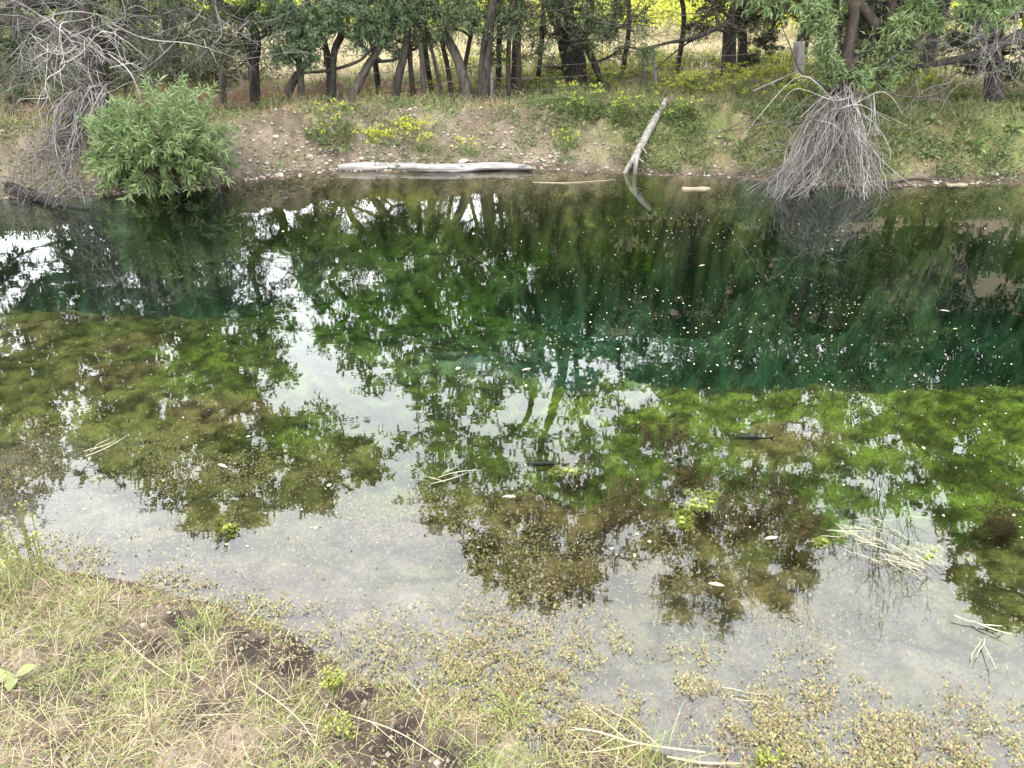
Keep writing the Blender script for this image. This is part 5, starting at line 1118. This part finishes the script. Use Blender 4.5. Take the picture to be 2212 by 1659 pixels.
straws('straw_bundle', 'fan of stiff stalks standing out of the water at the lower right', [(2120, 1380, 2098, 1425, .003), (2128, 1378, 2110, 1420, .003), (2125, 1380, 2152, 1445, .003), (2060, 1330, 2110, 1345, .004), (2100, 1340, 2185, 1370, .004), (2115, 1350, 2165, 1352, .004)])
straws('straw_bundle', 'green and pale blades floating in the shallows between bank and willow reflection', [(1560, 1485, 1660, 1497, .0025), (1600, 1500, 1660, 1522, .002), (1575, 1505, 1650, 1515, .002)])
fish_m = wood_mat("fish_back", (.010, .014, .010), (.035, .040, .028), (30, 30, 30), .1, .5)
for (px, py, lab) in [(1625, 945, 'dark slim fish hanging over the right-hand weed shelf'), (1175, 1002, 'dark slim fish under the mirrored trunks in the middle')]:
    c = atz(px, py, -.10); t = empty('fish', tuple(c)); tag(t, lab, 'fish'); b = MB(); L = .085
    tube(b, [c + [-L, 0, 0], c + [-L * .6, .002, 0], c + [0, .004, 0], c + [L * .6, 0, 0], c + [L * .95, -.006, 0]], [.003, .012, .015, .008, .003], 8, 0); b.build('body', fish_m, t)
    b = MB(); b.add([c + [L * .92, -.006, 0], c + [L * 1.25, -.012, .018], c + [L * 1.18, -.012, 0], c + [L * 1.25, -.012, -.018]], None, [(0, 1, 2), (0, 2, 3)]); b.build('tail', fish_m, t)

# ------------------------------------------------------------------ near bank
near_dry = island_mat("near_dry_grass", [(.18, .135, .080), (.25, .20, .125), (.33, .275, .18), (.20, .175, .085), (.27, .23, .14)])
near_grn = island_mat("near_green_grass", [(.085, .12, .028), (.13, .17, .045), (.18, .22, .06), (.20, .22, .08)])
near_leaf = leaf_mat("near_leaflets", [(.075, .11, .025), (.12, .155, .04), (.17, .19, .055), (.17, .14, .06), (.14, .085, .05)], trans=.2)
cress_m = leaf_mat("watercress_leaves", [(.10, .12, .03), (.17, .17, .05), (.25, .235, .09), (.20, .145, .085), (.14, .09, .055), (.24, .215, .10), (.12, .085, .05), (.28, .25, .13)], trans=.15)
def near_pts(n):
    n = int(n * 1.45); y = rng.uniform(.45, 2.7, n); x = rng.uniform(-1, 1, n) * (1.35 + .80 * y); k = (shore_n(x) - y > -.7); return x[k], y[k]
x, y = near_pts(150000); dn = shore_n(x) - y; n1 = fbm(x * 2.6, y * 2.6, 4, 401, .6)
mudm = terr(x, y, True)[1].sum(1)
k = (dn > .05) & (rng.random(len(x)) < (.12 + .75 * sstep(.42, .6, n1 + .12 * sstep(.5, -1.0, x))) * sstep(.09, .20, mudm) * .46)
x, y = x[k], y[k]; n_ = len(x); lean = rng.normal(size=(n_, 3)) * [1, 1, 0]; lean[:, 2] = rng.uniform(.05, 1.1, n_)
b = MB(); blades(b, np.stack([x, y, terr(x, y) + .002], 1), lean, rng.uniform(.03, .13, n_), rng.uniform(.0012, .0026, n_), rng.uniform(.1, .8, n_))
tag(b.build('near_dry_grass', near_dry, smooth=False), 'flattened straw-coloured grass on the near bank', 'grass', kind='stuff')
x, y = near_pts(120000); dn = shore_n(x) - y; n1 = fbm(x * 3.2 + 7, y * 3.2, 4, 411, .6)
k = (dn > .0) & (terr(x, y, True)[1].sum(1) > .13) & (rng.random(len(x)) < (.10 + .85 * sstep(.46, .62, n1)) * .55); x, y = x[k], y[k]; n_ = len(x)
b = MB(); blades(b, np.stack([x, y, terr(x, y)], 1), up_dirs(n_, .7), rng.uniform(.02, .075, n_), rng.uniform(.0014, .0028, n_), rng.uniform(.1, .8, n_))
tag(b.build('near_green_grass', near_grn, smooth=False), 'short green grass growing through the straw on the near bank', 'grass', kind='stuff')
x, y = near_pts(260000); dn = shore_n(x) - y; n1 = fbm(x * 3.7 + 3, y * 3.7, 4, 421, .6)
k = (dn > .03) & (rng.random(len(x)) < np.where(terr(x, y, True)[1].sum(1) > .14, 1, .12) * (.10 + .8 * sstep(.46, .62, n1)) * .42); x, y = x[k], y[k]; n_ = len(x)
b = MB(); leaves(b, np.stack([x, y, terr(x, y) + rng.uniform(.001, .02, n_)], 1), up_dirs(n_, 1.5), rng.uniform(.006, .016, n_), rng.uniform(.004, .009, n_))
tag(b.build('near_ground_cover', near_leaf, smooth=False), 'tiny clover-like leaves covering the near bank', 'weeds', kind='stuff')
# litter crumbs of soil
x, y = near_pts(26000); dn = shore_n(x) - y; k = dn > .02; x, y = x[k], y[k]; n_ = len(x)
sz = (.002 + .009 * rng.random(n_) ** 4)[:, None, None]; v = ov[None] * rng.uniform(.6, 1.3, (n_, 6, 3)) * sz + np.stack([x, y, terr(x, y) + .001], 1)[:, None]
b = MB(); b.add(v.reshape(-1, 3), None, (np.arange(n_)[:, None, None] * 6 + of[None]).reshape(-1, 3))
tag(b.build('soil_crumbs', island_mat("crumbs", [(.045, .034, .025), (.08, .062, .045), (.13, .105, .078), (.21, .18, .145)]), smooth=False), 'crumbs of soil and grit on the near bank', 'soil', kind='stuff')
# cress mat
x, y = near_pts(420000); x = np.r_[x, rng.uniform(-.3, 2.6, 220000)]; y = np.r_[y, rng.uniform(.9, 2.2, 220000)]
off = y - shore_n(x); n1 = fbm(x * 4.2, y * 4.2, 4, 431, .62); wid = .20 + .42 * sstep(-.9, .1, x) * (1 - .5 * sstep(1.2, 2.2, x))
edge = 1 - sstep(.0, 1.0, off / wid); n3 = fbm(x * 17, y * 17, 3, 433, .6); dens = 1.5 * edge * sstep(.46, .60, n1 + .16 * edge) * sstep(-.14, .0, off) * (.12 + .88 * sstep(.32, .54, n3))
k = rng.random(len(x)) < dens * .42; x, y, off = x[k], y[k], off[k]; n_ = len(x)
P = np.stack([x, y, np.maximum(terr(x, y), 0) + rng.uniform(-.004, .018, n_)], 1); b = MB(); leaves(b, P, up_dirs(n_, 1.6), .004 + .013 * rng.random(n_) ** 1.8, rng.uniform(.003, .008, n_), .1, .1)
tag(b.build('watercress', cress_m, smooth=False), 'mat of yellow-green cress lying in the shallows along the near bank', 'cress', kind='stuff')
# drowned cress farther out
x = rng.uniform(-2.8, 3.2, 420000); y = rng.uniform(1.0, 3.4, 420000); off = y - shore_n(x); n1 = fbm(x * 3.1 + 2, y * 3.1, 4, 441, .6)
k = (off > .06) & (off < 1.25) & (rng.random(len(x)) < (sstep(.44, .60, n1) + .12) * (1 - .85 * sstep(.35, 1.25, off)) * .6); x, y = x[k], y[k]; z = terr(x, y); n_ = len(x)
P = np.stack([x, y, z * rng.uniform(.02, .6, n_)], 1); b = MB(); leaves(b, P, up_dirs(n_, 1.3), rng.uniform(.007, .019, n_), rng.uniform(.005, .012, n_), .1, .1)
tag(b.build('drowned_cress', cress_m, smooth=False), 'pale cress drowned just below the surface of the near shallows', 'cress', kind='stuff')

x = rng.uniform(-3.0, 3.4, 60000); y = rng.uniform(.9, 3.4, 60000); off = y - shore_n(x); k = (off > .02) & (off < 1.3) & (rng.random(60000) < .06 + .7 * sstep(.46, .66, fbm(x * 3, y * 3, 4, 451, .6))); x, y = x[k], y[k]; n_ = len(x)
b = MB(); leaves(b, np.stack([x, y, terr(x, y) + rng.uniform(.0, .012, n_)], 1), up_dirs(n_, 2.5), .006 + .03 * rng.random(n_) ** 3, .004 + .006 * rng.random(n_), .15, .1)
tag(b.build('drowned_litter', island_mat("drowned_litter", [(.05, .042, .03), (.11, .092, .066), (.19, .17, .125), (.24, .22, .17), (.15, .145, .06)]), smooth=False), 'dead leaves and scraps lying on the bottom of the near shallows', 'litter', kind='stuff')
def tuft(name, lab, px, py, n_, L, mat, w=.003, lean=.5, spread=.025, cat='grass tuft', group=None, bend=(.1, .8)):
    c = ground_hit(px, py)[0]; c[2] = max(c[2], -.02); t = empty(name, tuple(c)); tag(t, lab, cat, group); b = MB()
    blades(b, c + rng.normal(size=(n_, 3)) * [spread, spread * .8, 0], up_dirs(n_, lean), rng.uniform(.45, 1, n_) * L, w * rng.uniform(.7, 1.3, n_), rng.uniform(*bend, n_), 4); tag(b.build('blades', mat, t, smooth=False), kind='stuff'); return t
tuft('grass_tuft', 'bright green spiky grass tuft at the water edge in the lower middle', 1105, 1545, 85, .115, near_grn, .004, .8, .022)
tuft('grass_tuft', 'fresh green tuft beside the black mud clod on the near bank', 425, 1365, 70, .10, near_grn, .004, .5, .035)
tuft('grass_tuft', 'tall pale grass standing at the lower left shore', 30, 1290, 120, .26, near_dry, .003, .3, .07)
tuft('grass_tuft', 'tall green grass standing at the lower left shore', 20, 1260, 110, .22, near_grn, .003, .35, .07)
tuft('grass_tuft', 'thin upright pale stalks in the middle of the near bank left of the mud', 640, 1500, 16, .17, near_dry, .0025, .2, .02)
tuft('grass_tuft', 'thin pale stalks behind the short green tuft on the left near bank', 300, 1370, 22, .13, near_dry, .0025, .25, .03)
tuft('grass_tuft', 'yellowish stalks at the water edge left of the middle', 960, 1490, 26, .15, near_grn, .0025, .35, .03)
tuft('grass_tuft', 'tall yellow-green stalks at the bottom of the picture right of the middle', 1390, 1650, 60, .20, near_grn, .003, .35, .05)
tuft('grass_tuft', 'single green blade cluster standing in the shallows below the willow reflection', 1505, 1465, 8, .11, near_grn, .003, .3, .012)
for i, (px, py, where) in enumerate([(180, 1480, 'right of the plant with two large leaves'), (90, 1560, 'below the plant with two large leaves'), (330, 1560, 'below the bent stalk at the left'), (520, 1530, 'left of the stalk that ends by the yellow flower'), (700, 1600, 'just left of the low yellow flower'), (860, 1640, 'at the bottom edge under the crossing stalk'), (980, 1600, 'in the middle of the bottom, right of the crossing stalk'), (250, 1620, 'at the bottom edge on the left'), (480, 1640, 'at the bottom edge left of the yellow flower'), (1020, 1640, 'at the bottom edge below the spiky tuft'), (1200, 1630, 'at the tip of the long branching stalk'), (600, 1440, 'in the trampled mud'), (140, 1400, 'left of the black mud clod'), (760, 1560, 'directly above the low yellow flower'), (1290, 1600, 'under the long branching stalk'), (400, 1460, 'just below the black mud clod'), (230, 1330, 'at the shore left of the black mud clod')]):
    tuft('grass_tuft', 'scruffy ' + ('straw-coloured' if i % 3 else 'green') + ' tuft ' + where, px, py, 40, rng.uniform(.06, .12), near_dry if i % 3 else near_grn, .0025, .75, .04, group='scruffy tufts on the near bank')
# reddish shoots in the shallows at the lower right
red_m = island_mat("reddish_shoots", [(.15, .075, .05), (.21, .12, .08), (.24, .16, .09)])
for px, py, where in [(2040, 1560, 'farthest out at the lower right'), (2055, 1600, 'just below the farthest ones at the lower right'), (1640, 1620, 'beyond the straight stick'), (1580, 1625, 'beside the straight stick'), (1770, 1560, 'in the middle of the cress at the lower right'), (1480, 1590, 'left of the straight stick'), (2020, 1650, 'at the bottom edge near the right corner'), (1900, 1660, 'at the bottom edge between cress and corner')]:
    tuft('reddish_shoots', 'sparse reddish shoots ' + where, px, py, 14, .085, red_m, .003, .25, .03, 'shoots', 'reddish shoots in the shallows')
# plants with yellow heads on the near bank
near_top = leaf_mat("muted_flower_heads", [(.15, .18, .035), (.22, .24, .045), (.27, .27, .06)], trans=.2)
def near_spurge(px, py, n_, hgt, lab, sp=.05):
    c = ground_hit(px, py)[0]; t = empty('flowering_weed', tuple(c)); tag(t, lab, 'weed'); bs, bf, bl = MB(), MB(), MB()
    P = c + rng.normal(size=(n_, 3)) * [sp, sp * .6, 0]; q = spurge(bs, bf, P, rng.uniform(.7, 1.05, n_) * hgt, 12, .011); leaves(bl, q, up_dirs(len(q), 1), .022, .005)
    tag(bs.build('stems', spurge_stem, t), kind='stuff'); tag(bf.build('flower_heads', near_top, t, smooth=False), kind='stuff'); bl.build('foliage', near_leaf, t, smooth=False)
near_spurge(40, 1270, 11, .30, 'tall weed with yellow-green heads at the left edge of the near shore', .045); near_spurge(740, 1590, 8, .05, 'low plant with bright yellow flower heads at the bottom of the near bank', .02)
near_spurge(725, 1490, 9, .07, 'yellowish leafy plant by the mud in the middle of the near bank', .02); near_spurge(1640, 1655, 8, .05, 'yellow-green sprig at the bottom edge right of the middle', .02)
c = ground_hit(35, 1470)[0]; t = empty('broad_leaf_plant', tuple(c)); tag(t, 'plant with two large pale yellow-green leaves at the left edge of the near bank', 'plant')
ml_ = leaf_mat("pale_broad_leaf", [(.13, .15, .05), (.17, .185, .075)], trans=.2)
for d_, L in (((-1, -.3, .25), .10), ((1, .5, .5), .07), ((.3, -1, .3), .06)): broadleaf(t, c + [0, 0, .015], d_, L, L * .62, ml_, .2)
# fallen stalks lying over the near bank
stalk_m = island_mat("near_stalks", [(.27, .225, .135), (.32, .275, .175), (.22, .18, .10)])
def stalk(lab, pts, r_, br=()):
    P = [ground_hit(a, b_)[0] + [0, 0, h_] for a, b_, h_ in pts]; t = empty('dead_stalk', tuple(P[0])); tag(t, lab, 'stalk'); b = MB(); tube(b, spline(P, 14), [r_, r_ * .9, r_ * .5], 6, 0); b.build('stem', stalk_m, t)
    for q_ in br:
        b = MB(); tube(b, spline([ground_hit(a, b_)[0] + [0, 0, h_] for a, b_, h_ in q_], 8), [r_ * .6, r_ * .3], 5, 0); b.build('side_stem', stalk_m, t)
stalk('long branching pale stalk lying across the bottom right of the near bank', [(1520, 1645, .04), (1380, 1630, .05), (1290, 1605, .05), (1230, 1585, .03)], .0030, [[(1380, 1630, .05), (1310, 1640, .04), (1250, 1640, .03)], [(1330, 1615, .05), (1280, 1640, .04)], [(1300, 1605, .05), (1240, 1600, .05), (1190, 1610, .03)], [(1420, 1635, .05), (1360, 1600, .08), (1300, 1570, .09)], [(1350, 1620, .05), (1260, 1560, .08)]])
stalk('straight pale stick lying at the water edge at the bottom right', [(1470, 1612, .012), (1570, 1618, .014), (1700, 1622, .012)], .0028)
stalk('thick pale cut reed lying at the bottom edge right of the middle', [(1440, 1640, .012), (1520, 1652, .014), (1600, 1655, .012)], .0040)
stalk('bent pale stalk lying on the near bank left of the yellow flower', [(540, 1480, .02), (640, 1560, .03), (700, 1640, .02)], .0017, [[(600, 1530, .03), (660, 1520, .05)]])
stalk('pale stalk crossing the bottom edge below the yellow flower', [(760, 1560, .03), (860, 1600, .04), (960, 1652, .02)], .0018, [[(800, 1575, .04), (880, 1640, .03)]])
stalk('pale bent stalk on the left part of the near bank', [(260, 1380, .03), (330, 1450, .04), (420, 1500, .02)], .0015, [[(300, 1420, .04), (250, 1480, .03)]])
b_ = stone(310, 1352, 16, 'small white stone on the near bank beside the black mud clod', mi=1)
